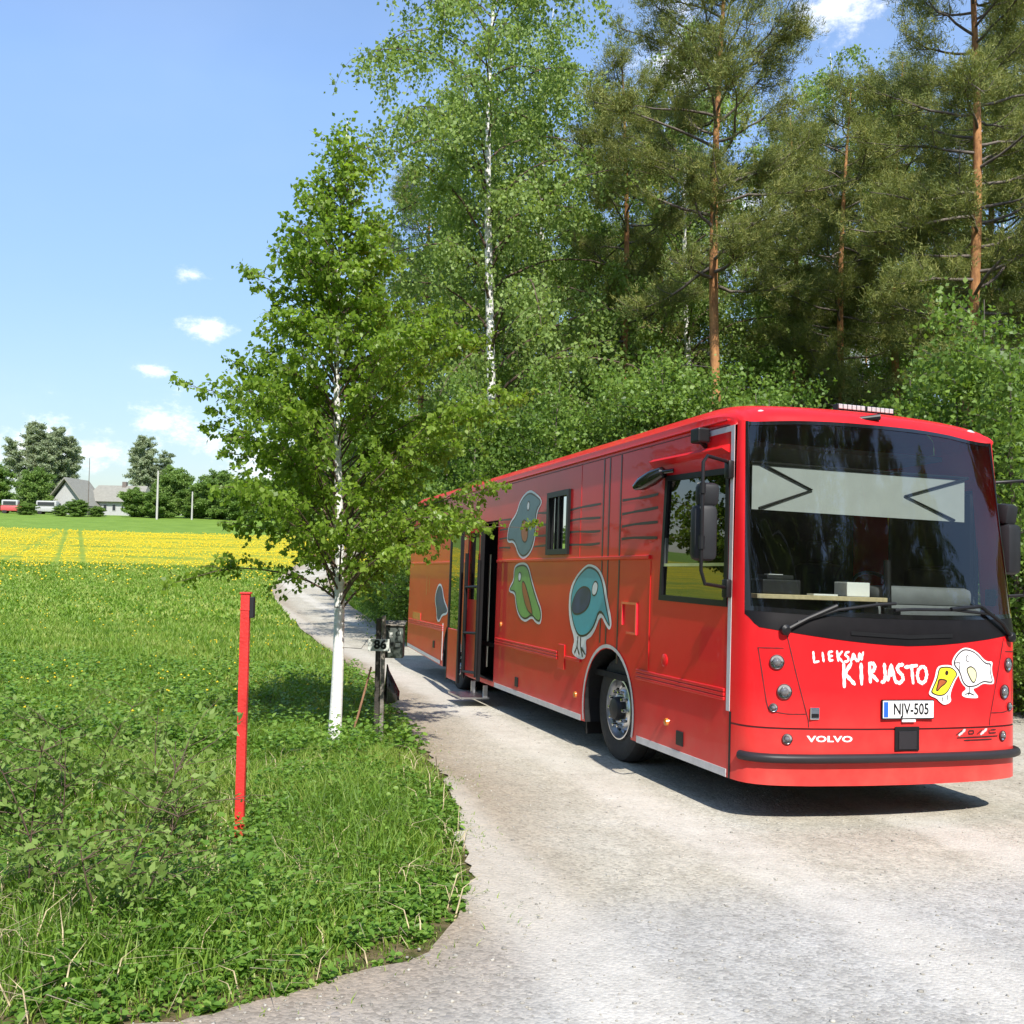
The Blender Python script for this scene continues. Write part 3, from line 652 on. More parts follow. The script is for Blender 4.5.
# --------------------------------------------- vinyl birds and lettering
DEC={'slate':[(5.408,2.881),(5.14,2.82),(4.842,2.692),(5.079,2.577),(5.073,2.304),(5.212,2.093),(5.505,1.995),(5.748,2.052),(5.931,2.231),(6.226,2.226),(6.254,2.318),(6.172,2.495),(5.89,2.596),(5.748,2.777)],'slate_wing':[(5.523,2.515),(5.394,2.46),(5.363,2.313),(5.414,2.218),(5.528,2.206),(5.637,2.273),(5.669,2.423),(5.615,2.5)],'slate_eye':[(5.394,2.753),(5.327,2.688),(5.364,2.605),(5.44,2.609),(5.464,2.684)],'green':[(5.818,1.953),(5.503,1.976),(5.307,1.926),(5.178,1.759),(4.937,1.528),(4.762,1.396),(4.787,1.223),(4.978,1.236),(5.13,1.299),(5.382,1.216),(5.663,1.287),(5.802,1.455),(5.831,1.566),(6.108,1.585),(6.057,1.662),(5.901,1.752),(5.916,1.878)],'green_wing':[(5.556,1.743),(5.438,1.732),(5.269,1.567),(5.085,1.36),(5.131,1.315),(5.364,1.397),(5.541,1.609)],'green_eye':[(5.656,1.866),(5.571,1.817),(5.593,1.731),(5.687,1.717),(5.72,1.804)],'blue_out':[(3.333,1.943),(3.066,1.897),(2.903,1.76),(2.831,1.586),(2.694,1.361),(2.746,1.272),(2.846,1.315),(2.989,1.425),(3.121,1.257),(3.246,1.173),(3.378,1.145),(3.343,1.046),(3.363,0.954),(3.498,0.928),(3.757,0.963),(3.737,1.058),(3.684,1.124),(3.857,1.303),(3.906,1.514),(3.861,1.686),(3.696,1.814),(3.494,1.902)],'blue_body':[(3.331,1.918),(3.09,1.873),(2.953,1.75),(2.886,1.585),(2.741,1.34),(2.762,1.304),(3.009,1.479),(3.149,1.287),(3.301,1.2),(3.462,1.164),(3.614,1.175),(3.764,1.308),(3.85,1.495),(3.807,1.676),(3.655,1.804),(3.465,1.886)],'blue_wing':[(3.423,1.709),(3.269,1.675),(3.25,1.575),(3.323,1.471),(3.509,1.403),(3.706,1.384),(3.798,1.433),(3.793,1.518),(3.698,1.625),(3.561,1.691)],'blue_eye':[(3.15,1.773),(3.064,1.738),(3.074,1.669),(3.121,1.608),(3.21,1.6),(3.246,1.655),(3.22,1.726)],'blue_leg1':[(3.59,1.162),(3.604,1.057),(3.673,0.99)],'blue_leg2':[(3.512,1.167),(3.509,1.064),(3.446,0.967)],'blue_leg3':[(3.509,1.064),(3.366,0.994)],'blue_leg4':[(3.604,1.057),(3.541,0.98)],'wb_out':[(0.566,1.34),(0.683,1.309),(0.781,1.224),(0.87,1.231),(0.846,1.16),(0.895,1.051),(0.821,1.047),(0.751,1.057),(0.684,1.023),(0.634,1.013),(0.705,0.954),(0.685,0.939),(0.535,0.95),(0.522,0.986),(0.581,1.016),(0.518,1.059),(0.481,1.143),(0.412,1.198),(0.435,1.264),(0.5,1.318)],'wb_in':[(0.566,1.328),(0.676,1.299),(0.774,1.212),(0.846,1.216),(0.827,1.16),(0.872,1.061),(0.821,1.059),(0.751,1.069),(0.681,1.035),(0.617,1.028),(0.576,1.03),(0.528,1.067),(0.498,1.149),(0.432,1.201),(0.451,1.258),(0.508,1.309)],'wb_feet':[[(0.601,1.028),(0.601,0.985),(0.56,0.974)],[(0.601,0.985),(0.651,0.967)],[(0.601,0.985),(0.593,0.967)]],'wb_wing':[(0.583,1.185),(0.625,1.195),(0.675,1.161),(0.684,1.112),(0.659,1.057),(0.626,1.064),(0.584,1.125),(0.567,1.167)],'wb_eye':[(0.57,1.28),(0.593,1.272),(0.602,1.231),(0.583,1.217),(0.56,1.24)],'wb_beak':[(0.443,1.216),(0.501,1.219),(0.495,1.143)],'yb_out':[(0.297,1.199),(0.419,1.202),(0.498,1.135),(0.449,1.083),(0.392,0.97),(0.416,0.922),(0.344,0.89),(0.291,0.923),(0.269,0.947),(0.188,0.971),(0.206,1.018),(0.25,1.101),(0.264,1.173)],'yb_in':[(0.305,1.188),(0.411,1.189),(0.481,1.132),(0.432,1.083),(0.366,0.976),(0.291,0.959),(0.209,0.985),(0.221,1.018),(0.268,1.099),(0.282,1.167)],'yb_wing':[(0.282,1.102),(0.373,1.087),(0.351,1.054),(0.306,1.03),(0.276,0.997),(0.254,1.006),(0.271,1.054)],'yb_eye':[(0.362,1.164),(0.381,1.144),(0.366,1.118),(0.345,1.128),(0.345,1.149)],'yb_feet':[[(0.326,0.958),(0.321,0.923)],[(0.371,0.97),(0.374,0.934)]],'lieksan':[[(-0.8,1.282),(-0.792,1.206),(-0.757,1.214)],[(-0.726,1.279),(-0.716,1.215)],[(-0.677,1.284),(-0.669,1.22),(-0.642,1.226)],[(-0.677,1.284),(-0.646,1.289)],[(-0.674,1.253),(-0.646,1.257)],[(-0.609,1.292),(-0.598,1.221)],[(-0.569,1.29),(-0.601,1.254),(-0.563,1.213)],[(-0.512,1.289),(-0.535,1.283),(-0.543,1.266),(-0.518,1.249),(-0.515,1.228),(-0.529,1.215),(-0.548,1.218)],[(-0.495,1.215),(-0.475,1.281),(-0.447,1.218)],[(-0.487,1.24),(-0.455,1.243)],[(-0.435,1.22),(-0.426,1.285),(-0.409,1.227),(-0.396,1.29)]],'kirjasto':[[(-0.553,1.197),(-0.546,1.032)],[(-0.492,1.205),(-0.543,1.128),(-0.463,1.05)],[(-0.412,1.2),(-0.405,1.051)],[(-0.34,1.207),(-0.33,1.069)],[(-0.34,1.207),(-0.304,1.205),(-0.291,1.18),(-0.304,1.152),(-0.334,1.138),(-0.27,1.079)],[(-0.21,1.202),(-0.2,1.112),(-0.207,1.074),(-0.232,1.067)],[(-0.176,1.084),(-0.151,1.203),(-0.114,1.082)],[(-0.167,1.122),(-0.131,1.126)],[(-0.043,1.201),(-0.083,1.195),(-0.097,1.172),(-0.082,1.147),(-0.049,1.12),(-0.042,1.089),(-0.069,1.061),(-0.114,1.072)],[(-0.027,1.181),(0.081,1.194)],[(0.033,1.189),(0.049,1.063)],[(0.13,1.19),(0.096,1.16),(0.087,1.119),(0.102,1.075),(0.134,1.06),(0.164,1.078),(0.178,1.125),(0.166,1.17),(0.141,1.19)]]}
def area(P): return sum(P[i-1][0]*P[i][1]-P[i][0]*P[i-1][1] for i in range(len(P)))/2
def inset(P, d):
    s = 1 if area(P) > 0 else -1; n = len(P); out = []
    for i in range(n):
        a, b, c = Vector(P[i-1]), Vector(P[i]), Vector(P[(i+1) % n])
        n1 = Vector((-(b-a).y, (b-a).x)).normalized(); n2 = Vector((-(c-b).y, (c-b).x)).normalized()
        v = (n1+n2); v = v/max(.6, v.length**2/2) if v.length > 1e-6 else n1
        out.append((b.x+s*d*v.x, b.y+s*d*v.y))
    return out
def smooth_poly(P, it=2): return chaikin(P, it)
def side_decal(name, P, m, lay, parent=bus, sm=True):
    if sm: P = smooth_poly(P)
    v, f = cdt(P); return MB().add([(sx_-.0035-.0012*lay, a, b) for a, b in v], f).build(name, m, parent)
def stroke_poly(pts, w):
    pts = [Vector(p) for p in pts]; L_, R2 = [], []
    dense = []
    for i in range(len(pts)-1):
        for k in range(7): dense.append(pts[i].lerp(pts[i+1], k/7))
    dense.append(pts[-1])
    for _ in range(1): dense = [dense[0]]+[(dense[i-1]+dense[i]*2+dense[i+1])/4 for i in range(1, len(dense)-1)]+[dense[-1]]
    n = len(dense)
    for i, p in enumerate(dense):
        d = (dense[min(i+1, n-1)]-dense[max(i-1, 0)]).normalized(); q = Vector((-d.y, d.x))
        ww = w/2*(1+.18*math.sin(i*1.7+p.x*30))*(.75 if i in (0, n-1) else 1)
        L_.append(p+q*ww); R2.append(p-q*ww)
    return L_, R2
def strokes(lst, w, mapf, lay):
    mb = MB()
    for k_, pts in enumerate(lst):
        L_, R2 = stroke_poly(pts, w); n = len(L_); lay_ = lay+.12*(k_ % 4)
        V = [mapf(p.x, p.y, lay_) for p in L_]+[mapf(p.x, p.y, lay_) for p in R2]
        mb.add(V, [(k, k+1, n+k+1, n+k) for k in range(n-1)])
        # round ends
        for e in (0, -1):
            c = (L_[e]+R2[e])/2; r = (L_[e]-R2[e]).length/2
            mb.add([mapf(c.x+r*math.cos(t*math.pi/5), c.y+r*math.sin(t*math.pi/5), lay_+.05) for t in range(10)], [tuple(range(10))])
    return mb
smap = lambda y, z, lay: (sx_-.0035-.0012*lay, y, z)
fmap = lambda x, z, lay: (x, yf(x, z)-.004-.0012*lay, z)
def side_bird(out, body_m, wing, eye, wing_m, wing2=None, label=None, body=None):
    b0 = side_decal('bird_sticker', DEC[out], M['white'], 0)
    if label: b0['label'] = label
    bp = DEC[body] if body else inset(DEC[out], .028)
    side_decal('outline', bp, M['line'], 1, b0); side_decal('bird_body', inset(bp, .022), body_m, 2, b0)
    side_decal('wing_outline', DEC[wing], M['line'], 3, b0); side_decal('wing', inset(DEC[wing], .018), wing_m, 4, b0)
    side_decal('eye', DEC[eye], M['line'], 3, b0); side_decal('eye_white', inset(DEC[eye], .016), M['white'], 4, b0)
    return b0
side_bird('slate', M['slate'], 'slate_wing', 'slate_eye', M['rust'], label='slate grey bird sticker with a rust coloured wing')
side_bird('green', M['green'], 'green_wing', 'green_eye', M['rust'], label='green bird sticker with a long rust coloured wing')
bb = side_bird('blue_out', M['blue'], 'blue_wing', 'blue_eye', M['navy'], label='big sky blue bird sticker with a navy wing and long beak', body='blue_body')
strokes([DEC[k] for k in ('blue_leg1', 'blue_leg2', 'blue_leg3', 'blue_leg4')], .022, smap, 3).build('leg', M['line'], bb)
# a fourth bird near the rear, half behind the door leaf
rb_ = [(10.2, 1.5), (10.0, 1.66), (9.75, 1.62), (9.6, 1.4), (9.3, 1.25), (9.35, 1.15), (9.7, 1.12), (9.85, 1.0), (10.05, 1.02), (10.1, 1.2), (10.25, 1.35)]
b4 = side_decal('bird_sticker', rb_, M['white'], 0); side_decal('bird_body', inset(rb_, .035), M['navy'], 2, b4)
strokes([[(10.9, 1.45), (10.9, 1.75)], [(10.7, 1.5), (10.7, 1.72)]], .05, smap, 0).build('red_mark', M['pinkred'], bus)
def front_decal(name, P, m, lay, parent=bus, sm=True):
    if sm: P = smooth_poly(P)
    xs = [p[0] for p in P]; zs = [p[1] for p in P]; g = []
    x = min(xs)+.02
    while x < max(xs):
        z = min(zs)+.02
        while z < max(zs):
            if in_poly(np.array([x]), np.array([z]), np.array(P))[0]: g.append((x, z))
            z += .05
        x += .05
    v, f = cdt(P, g); return MB().add([fmap(a, b, lay) for a, b in v], f).build(name, m, parent)
w0 = front_decal('bird_sticker', DEC['wb_out'], M['white'], 0); w0['label'] = 'white bird sticker standing over the small yellow one'
front_decal('outline', DEC['wb_in'], M['line'], 1, w0); front_decal('bird_body', inset(DEC['wb_in'], .010), M['white'], 2, w0)
front_decal('wing_outline', DEC['wb_wing'], M['line'], 3, w0); front_decal('wing', inset(DEC['wb_wing'], .010), M['cream'], 4, w0)
front_decal('eye', DEC['wb_eye'], M['line'], 3, w0); front_decal('eye_white', inset(DEC['wb_eye'], .006), M['white'], 4, w0)
strokes([DEC['wb_beak']]+DEC['wb_feet'], .007, fmap, 3).build('line_work', M['line'], w0)
y0_ = front_decal('bird_sticker', DEC['yb_out'], M['white'], 5); y0_['label'] = 'small yellow bird sticker with an orange wing'
front_decal('outline', DEC['yb_in'], M['line'], 6, y0_); front_decal('bird_body', inset(DEC['yb_in'], .010), M['yellow'], 7, y0_)
front_decal('wing_outline', DEC['yb_wing'], M['line'], 8, y0_); front_decal('wing', inset(DEC['yb_wing'], .010), M['rust'], 9, y0_)
front_decal('eye', DEC['yb_eye'], M['line'], 8, y0_)
strokes(DEC['yb_feet'], .007, fmap, 6).build('line_work', M['line'], y0_)
strokes(DEC['lieksan'], .017, fmap, 0).build('lettering', M['white'], bus)
strokes(DEC['kirjasto'], .027, fmap, 0).build('lettering', M['white'], bus)
def text_mesh(s, size, wscale=1.0, bold=0.0, gap=1.0):
    c = bpy.data.curves.new('text', 'FONT'); c.body = s; c.size = size; c.offset = bold; c.space_character = gap; c.align_x = 'CENTER'; c.align_y = 'CENTER'; c.resolution_u = 3; c.fill_mode = 'FRONT'
    o = bpy.data.objects.new('text', c); COL.objects.link(o); bpy.context.view_layer.update()
    dg = bpy.context.evaluated_depsgraph_get(); me = bpy.data.meshes.new_from_object(o.evaluated_get(dg)); bpy.data.objects.remove(o)
    V = [(v.co.x*wscale, v.co.y) for v in me.vertices]; Fc = [tuple(p.vertices) for p in me.polygons]
    return V, Fc
def front_text(name, s, x, z, size, m, wscale=1, bold=0, lay=0, parent=bus, gap=1.0, flat=None):
    V, Fc = text_mesh(s, size, wscale, bold, gap)
    VV = [fmap(x+a, z+b, lay) if flat is None else (x+a, flat, z+b) for a, b in V]
    return MB().add(VV, Fc).build(name, m, parent)
front_text('lettering', 'VOLVO', -.655, .642, .060, M['white'], 1.75, .0022, gap=1.05)
strokes([[(.50, .662), (.56, .70)], [(.73, .662), (.79, .70)]], .022, fmap, 0).build('maker_mark', M['stripe'], bus)
strokes([[(.47, .665), (.53, .695)], [(.60, .668), (.60, .692), (.65, .692), (.65, .668), (.60, .668)], [(.69, .665), (.74, .695)], [(.82, .692), (.82, .668), (.90, .668)], [(.84, .692), (.90, .692)], [(.48, .642), (.92, .642)], [(.55, .62), (.85, .62)]], .009, fmap, 1).build('maker_mark', M['line'], bus)
# number plate
py_ = yf(0, .88)-.022
pl = MB().box(-.235, .225, py_, py_+.014, .80, .93, bev=.004).build('number_plate', M['white'], bus)
MB().box(-.240, .230, py_+.004, py_+.018, .792, .938).build('plate_frame', M['black'], pl)
MB().box(-.229, -.190, py_-.0015, py_+.002, .808, .922).build('country_band', M['eublue'], pl)
front_text('plate_number', 'NJV-505', .017, .865, .118, M['black'], .80, .002, flat=py_-.002, parent=pl)
MB().box(-.06, .06, py_+.001, py_+.012, .772, .790).build('plate_note', M['paper'], pl)
# front lamps in round cups, recess shade painted into ring and lens, driver's and door side alike
def cup(x, z, r, name='headlight', m='chrome'):
    y = yf(x, z); c = Vector((x, y-.004, z)); n = Vector((math.copysign(.35, x)*(abs(x)/1.1)**3, -1, 0)).normalized()
    rg = MB().lathe(c, n, [(r*1.12, -.002), (r*1.12, .008), (r, .01), (r*.95, -.002)], 28).build(name, M['seam'], bus, True)  # dark ring colour stands in for the recess shadow
    MB().lathe(c, n, [(r*.97, .004), (r*.8, .001), (r*.45, -.0), (0, .0)], 28).build('reflector_bowl', M['chrome'], rg, True)
    MB().lathe(c+n*.001, n, [(r*.62, .003), (r*.5, .016), (r*.25, .024), (0, .026)], 20).build('lamp_lens', M['lensdark'], rg, True)
for s in (-1, 1):
    cup(s*1.065, 1.20, .050); cup(s*1.01, .985, .052); cup(s*1.085, .865, .030, 'indicator'); cup(s*.985, .64, .036, 'fog_lamp')
    # hairline seams of the lamp panel and hood
    strokes([[(s*1.185, 1.30), (s*1.12, .84), (s*.98, .822), (s*.845, .825)], [(s*1.185, 1.30), (s*1.02, 1.305)]], .007, fmap, 0).build('lamp_panel_seam', M['seam'], bus)
    strokes([[(s*1.0, 1.41), (s*.92, 1.1), (s*.83, .78), (s*.826, .73)]], .008, fmap, 0).build('hood_seam', M['seam'], bus)
MB().box(-.825, -.745, yf(-.78, .83)-.014, yf(-.78, .83), .785, .875, bev=.006).build('tow_cover', M['chrome'], bus)
MB().box(-.815, -.755, yf(-.78, .83)-.018, yf(-.78, .83)-.013, .80, .83, bev=.002).build('tow_cover_slot', M['black'], bus)
sq = MB().box(-.115, .105, yf(0, .64)-.010, yf(0, .64), .555, .735, bev=.004).build('tow_hatch', M['black'], bus)
MB().box(-.085, .075, yf(0, .64)-.016, yf(0, .64)-.009, .565, .70, bev=.003).build('hatch_cover', M['bar'], sq)
# bumper bar follows the front curve
bp_ = []
for x in [v for v in XS if -1.262 <= v <= 1.262]: bp_.append((x*1.0, yf(x, .5)-.035+(0 if abs(x) < 1.25 else .02), .495+.012*math.cos(x)))
MB().tube([(p[0], p[1], p[2]) for p in bp_], .034, 14).build('bumper_bar', M['bar'], bus, True)
# wipers
def wip(pts, arm):
    w = MB().tube(pts, .012, 8).tube(arm, .016, 8).lathe((arm[0][0], arm[0][1]+.02, arm[0][2]), (0, -1, 0), [(.04, 0), (.04, .03), (.02, .045), (0, .045)], 16)
    return w.build('wiper', M['black'], bus, True)
wz = lambda x, z, o=.03: (x, yf(x, z)-o, z)
wip([wz(-.93, 1.50), wz(-.6, 1.60), wz(-.25, 1.65), wz(-.1, 1.66)], [wz(-1.02, 1.44), wz(-.85, 1.53), wz(-.62, 1.63, .05)])
wip([wz(.82, 1.60, .035), wz(.45, 1.625, .035), wz(.05, 1.62, .035), wz(-.12, 1.61, .035)], [wz(1.08, 1.42), wz(.95, 1.53, .05), wz(.72, 1.66, .05), wz(.40, 1.63, .05)])
# roof light bar, horn, roof marker lamps
zb = zroof(.1)
zb += .045
zb += .005
lb = MB().box(-.04, .54, .86, .93, zb-.03, zb+.035, bev=.008).box(.02, .05, .88, .91, zb-.09, zb).box(.44, .48, .88, .91, zb-.09, zb).build('roof_light_bar', M['black'], bus)
for k in range(12):
    x = -.03+k*.045+(.02 if k > 5 else 0); MB().box(x, x+.038, .848, .862, zb-.012, zb+.03, bev=.005).build('led_lamp', M['lens'], lb)
MB().tube([(-.20, .44, 3.12), (-.18, .38, 3.125), (-.02, .33, 3.15)], [.03, .022, .026], 10).box(-.24, -.16, .41, .50, 3.05, 3.12, bev=.01).build('roof_nozzle', M['black'], bus, True)
for x in (-1.02, 1.0): MB().lathe((x, yf(x, 3.04)+.06, 3.10), (0, -1, .5), [(.05, 0), (.045, .012), (0, .02)], 16).build('roof_marker_lamp', M['lens'], bus, True)
# mirrors, door side: bent tube with two heads
def mirror(s, name):
    X = s*HW-(.09 if s > 0 else 0); a = MB().tube([(X-s*.01, .47, 2.68), (X+s*.06, .44, 2.71), (X+s*.27, .36, 2.73), (X+s*.31, .35, 2.68), (X+s*.31, .35, 2.2), (X+s*.31, .35, 1.86), (X+s*.27, .36, 1.76), (X+s*.06, .44, 1.74), (X-s*.01, .47, 1.73)], .014, 10)
    a.box(min(X, X+s*.05), max(X, X+s*.05), .42, .50, 2.58, 2.72, bev=.01).box(min(X, X+s*.05), max(X, X+s*.05), .42, .50, 1.66, 1.80, bev=.01)
    a.tube([(X+s*.31, .35, 2.52), (X+s*.31, .35, 2.44)], .024, 10).tube([(X+s*.31, .35, 2.12), (X+s*.31, .35, 2.02)], .024, 10)
    r = a.build(name, M['black'], bus, True)
    h = MB().box(-.095, .095, -.10, .05, -.215, .215, bev=.045); h = h.build('mirror_head', M['mirror_shell'], r, True); h.location = (X+s*.22, .50, 2.15); h.rotation_euler = (0, 0, s*R_(14))
    h2 = MB().box(-.085, .085, -.08, .05, -.09, .09, bev=.04).build('wide_angle_head', M['mirror_shell'], r, True); h2.location = (X+s*.20, .49, 2.45); h2.rotation_euler = (R_(8), 0, s*R_(14))
    for o_, (w_, q_) in ((h, (.075, .185)), (h2, (.065, .085))): MB().box(-w_, w_, .048, .054, -q_, q_).build('mirror_glass', M['chrome'], o_)
mirror(-1, 'side_mirror'); mirror(1, 'side_mirror')
# ---- interior
MB().box(-1.2, 1.2, .55, 12.3, .80, .86).build('cabin_floor', M['inner'], bus)
MB().box(-1.25, 1.13, 2.2, 2.24, .86, 2.95).build('cabin_partition', M['inner'], bus)
MB().box(-1.25, 1.13, .95, 12.3, 2.93, 2.97).build('cabin_ceiling', mat('cabin_ceiling_lining', (.18, .18, .18), .9), bus)
MB().box(-1.15, 1.15, .46, .50, .86, 1.50).build('dash_support', M['inner'], bus)
ds = MB().box(-.1, 1.1, .42, .95, 1.48, 1.66, bev=.05).box(.08, 1.0, .42, .70, 1.64, 1.80, bev=.05).build('dashboard', M['dash'], bus, True)
MB().box(-1.12, .05, .43, .95, 1.48, 1.70, bev=.02).build('dashboard_tray', M['inner'], bus)
sw = MB(); sw.tube([(.55+.24*math.cos(a), 1.10+.10*math.sin(a), 1.72+.20*math.sin(a)) for a in np.linspace(0, 2*math.pi, 33)], .016, 8, cap=False).tube([(.55, 1.0, 1.5), (.55, 1.10, 1.72)], .03).tube([(.31, 1.1, 1.72), (.79, 1.1, 1.72)], .015)
sw.build('steering_wheel', M['black'], bus, True)
for x in (.55, -.65):
    MB().box(x-.27, x+.27, 1.45, 1.95, 1.18, 1.32, bev=.05).box(x-.26, x+.26, 1.86, 2.02, 1.3, 2.0, bev=.06).box(x-.14, x+.14, 1.88, 1.98, 2.02, 2.22, bev=.04).box(x-.1, x+.1, 1.6, 1.8, .86, 1.18).build('seat', M['inner'], bus, True)
bl = MB().box(-1.06, .99, .52, .524, 2.36, 2.715).build('sun_blind', M['blind'], bus)
MB().tube([(-1.08, .515, 2.73), (1.02, .515, 2.735)], .014).tube([(-1.0, .51, 2.73), (-.52, .508, 2.545), (-1.0, .51, 2.37)], .011).tube([(1.0, .51, 2.73), (.38, .508, 2.55), (.88, .51, 2.37)], .011).build('blind_arm', M['black'], bl)
MB().tube([(.1, .36, 1.57), (.12, .40, 2.0)], .03).box(.02, .18, .3, .34, 1.56, 1.62, bev=.01).build('dash_pillar', M['black'], bus)
def inbus(name, mb, m, label, cat, sm=False):
    o = mb.build(name, m, None, sm); o.matrix_world = bus.matrix_world.copy(); return tag(o, label, cat)
shf = inbus('shelf_board', MB().box(-1.13, .05, .30, .42, 1.665, 1.70, bev=.004), M['wood'], 'pale wooden board lying along the bottom of the bus windshield', 'board')
pr = inbus('cash_printer', MB().box(-1.02, -.68, .40, .66, 1.701, 1.815, bev=.012).box(-.96, -.72, .44, .60, 1.815, 1.85, bev=.008), M['darkgrey'], 'dark grey printer standing on the dashboard tray behind the windshield', 'printer')
c = MB().box(-.93, -.80, .47, .53, 1.852, 1.856).build('paper_slip', M['paper'], pr)
inbus('paper_box', MB().box(-.235, -.02, .43, .60, 1.701, 1.815, bev=.004), M['paper'], 'small white box on the dashboard behind the windshield', 'box')
inbus('paper_sheets', MB().box(-.62, -.40, .32, .41, 1.7015, 1.714), M['paper'], 'low stack of white paper slips on the wooden board in the windshield', 'paper')

# ------------------------------------------------------------------ vegetation materials
M['birchleaf'] = leaf_mat('birch_leaf', (.10, .18, .02), (.20, .32, .035), (.34, .47, .09), .58, .38)
M['tallbirch'] = leaf_mat('tall_birch_leaf', (.13, .20, .045), (.22, .32, .08), (.33, .43, .14), .45, .5)
M['bushleaf'] = leaf_mat('thicket_leaf', (.07, .13, .025), (.14, .24, .04), (.25, .37, .075), .42, .45)
M['needle'] = leaf_mat('pine_needle', (.07, .10, .032), (.16, .20, .05), (.33, .33, .09), .28, .6)
M['hazeleaf'] = leaf_mat('far_leaf_hazed', (.17, .21, .13), (.27, .33, .19), (.38, .44, .28), .3, .6)  # leaf colours paled to stand in for distance haze
M['hedgeleaf'] = leaf_mat('hedge_leaf', (.08, .14, .03), (.15, .25, .05), (.25, .36, .09), .4, .6)
M['grass'] = leaf_mat('grass_blade', (.08, .16, .02), (.18, .31, .032), (.38, .42, .11), .38, .5)
M['herb'] = leaf_mat('herb_leaf', (.06, .13, .018), (.13, .26, .035), (.27, .41, .08), .42, .42)
M['straw'] = mat('dry_straw', (.42, .34, .2), .8, var=.35, scale=20)
M['flower'] = mat('dandelion_yellow', (.66, .50, .015), .7, var=.1)
M['twig'] = mat('brown_twig', (.10, .065, .045), .8, var=.3, scale=20)
def birch_bark(name, clean_to):
    m, nt, N, L, B = new_mat(name)
    tc = N.new('ShaderNodeTexCoord'); P = tc.outputs['Object']; mp = N.new('ShaderNodeMapping'); mp.inputs['Scale'].default_value = (5, 5, 26); L.new(P, mp.inputs[0])
    mp2 = N.new('ShaderNodeMapping'); mp2.inputs['Scale'].default_value = (4, 4, 7); L.new(P, mp2.inputs[0])
    sx = N.new('ShaderNodeSeparateXYZ'); L.new(P, sx.inputs[0])
    a = noise(N, L, 1, 4, .6, mp.outputs[0]); b = noise(N, L, 1, 5, .6, mp2.outputs[0])
    mr = N.new('ShaderNodeMapRange'); mr.interpolation_type = 'SMOOTHSTEP'; L.new(sx.outputs[2], mr.inputs[0]); mr.inputs[1].default_value = clean_to-.2; mr.inputs[2].default_value = clean_to+.3; mr.inputs[3].default_value = -.10; mr.inputs[4].default_value = 0
    f = mth(N, L, 'ADD', mth(N, L, 'ADD', mth(N, L, 'MULTIPLY', a, .5), mth(N, L, 'MULTIPLY', b, .5)), mr.outputs[0])
    c = ramp(N, L, f, [(.4, (.80, .79, .76)), (.56, (.66, .64, .60)), (.61, (.09, .075, .065)), (.8, (.03, .025, .022))])
    L.new(c, B.inputs['Base Color']); B.inputs['Roughness'].default_value = .7; bump(N, L, f, .4, .02, B)
    return m
M['birchbark'] = birch_bark('birch_bark', 1.15); M['birchfar'] = birch_bark('old_birch_bark', -3)
def pine_bark():
    m, nt, N, L, B = new_mat('pine_bark')
    tc = N.new('ShaderNodeTexCoord'); P = tc.outputs['Object']; sx = N.new('ShaderNodeSeparateXYZ'); L.new(P, sx.inputs[0])
    mp = N.new('ShaderNodeMapping'); mp.inputs['Scale'].default_value = (6, 6, 2.0); L.new(P, mp.inputs[0]); n = noise(N, L, 1, 6, .7, mp.outputs[0])
    lo = ramp(N, L, n, [(.35, (.05, .035, .028)), (.65, (.19, .135, .105))]); hi = ramp(N, L, n, [(.35, (.22, .095, .035)), (.65, (.52, .25, .09))])
    mr = N.new('ShaderNodeMapRange'); mr.interpolation_type = 'SMOOTHSTEP'; L.new(mth(N, L, 'ADD', sx.outputs[2], mth(N, L, 'MULTIPLY', n, 2)), mr.inputs[0]); mr.inputs[1].default_value = 5.5; mr.inputs[2].default_value = 8.5
    L.new(mixc(N, L, mr.outputs[0], lo, hi), B.inputs['Base Color']); B.inputs['Roughness'].default_value = .85; bump(N, L, n, .6, .04, B)
    return m
M['pinebark'] = pine_bark()
M['greybark'] = mat('grey_brown_bark', (.14, .115, .095), .85, var=.4, scale=8, bmp=.4)

# ------------------------------------------------------------------ numpy growth helpers
class Tubes:
    def __init__(s): s.V = []; s.Q = []; s.n = 0
    def add(s, pts, rad, k=6):
        pts = np.asarray(pts, float); m = len(pts); d = np.gradient(pts, axis=0); d /= np.linalg.norm(d, axis=1)[:, None]+1e-9
        up = np.where(np.abs(d[:, 2:3]) > .9, np.array([[1., 0, 0]]), np.array([[0, 0, 1.]])); a = np.cross(d, up); a /= np.linalg.norm(a, axis=1)[:, None]+1e-9; b = np.cross(a, d)
        th = np.arange(k)*2*np.pi/k; rad = np.asarray(rad, float)
        V = pts[:, None]+rad[:, None, None]*(a[:, None]*np.cos(th)[None, :, None]+b[:, None]*np.sin(th)[None, :, None])
        i, j = np.meshgrid(np.arange(m-1), np.arange(k), indexing='ij'); i = i.ravel(); j = j.ravel(); j2 = (j+1) % k
        s.Q.append(np.stack([i*k+j, i*k+j2, (i+1)*k+j2, (i+1)*k+j], 1)+s.n); s.V.append(V.reshape(-1, 3)); s.n += m*k
    def mesh(s, name):
        me = me_np(name, np.concatenate(s.V), quads=np.concatenate(s.Q)); me.polygons.foreach_set('use_smooth', [True]*len(me.polygons)); return me
def unit(v): return v/(np.linalg.norm(v, axis=-1, keepdims=True)+1e-9)
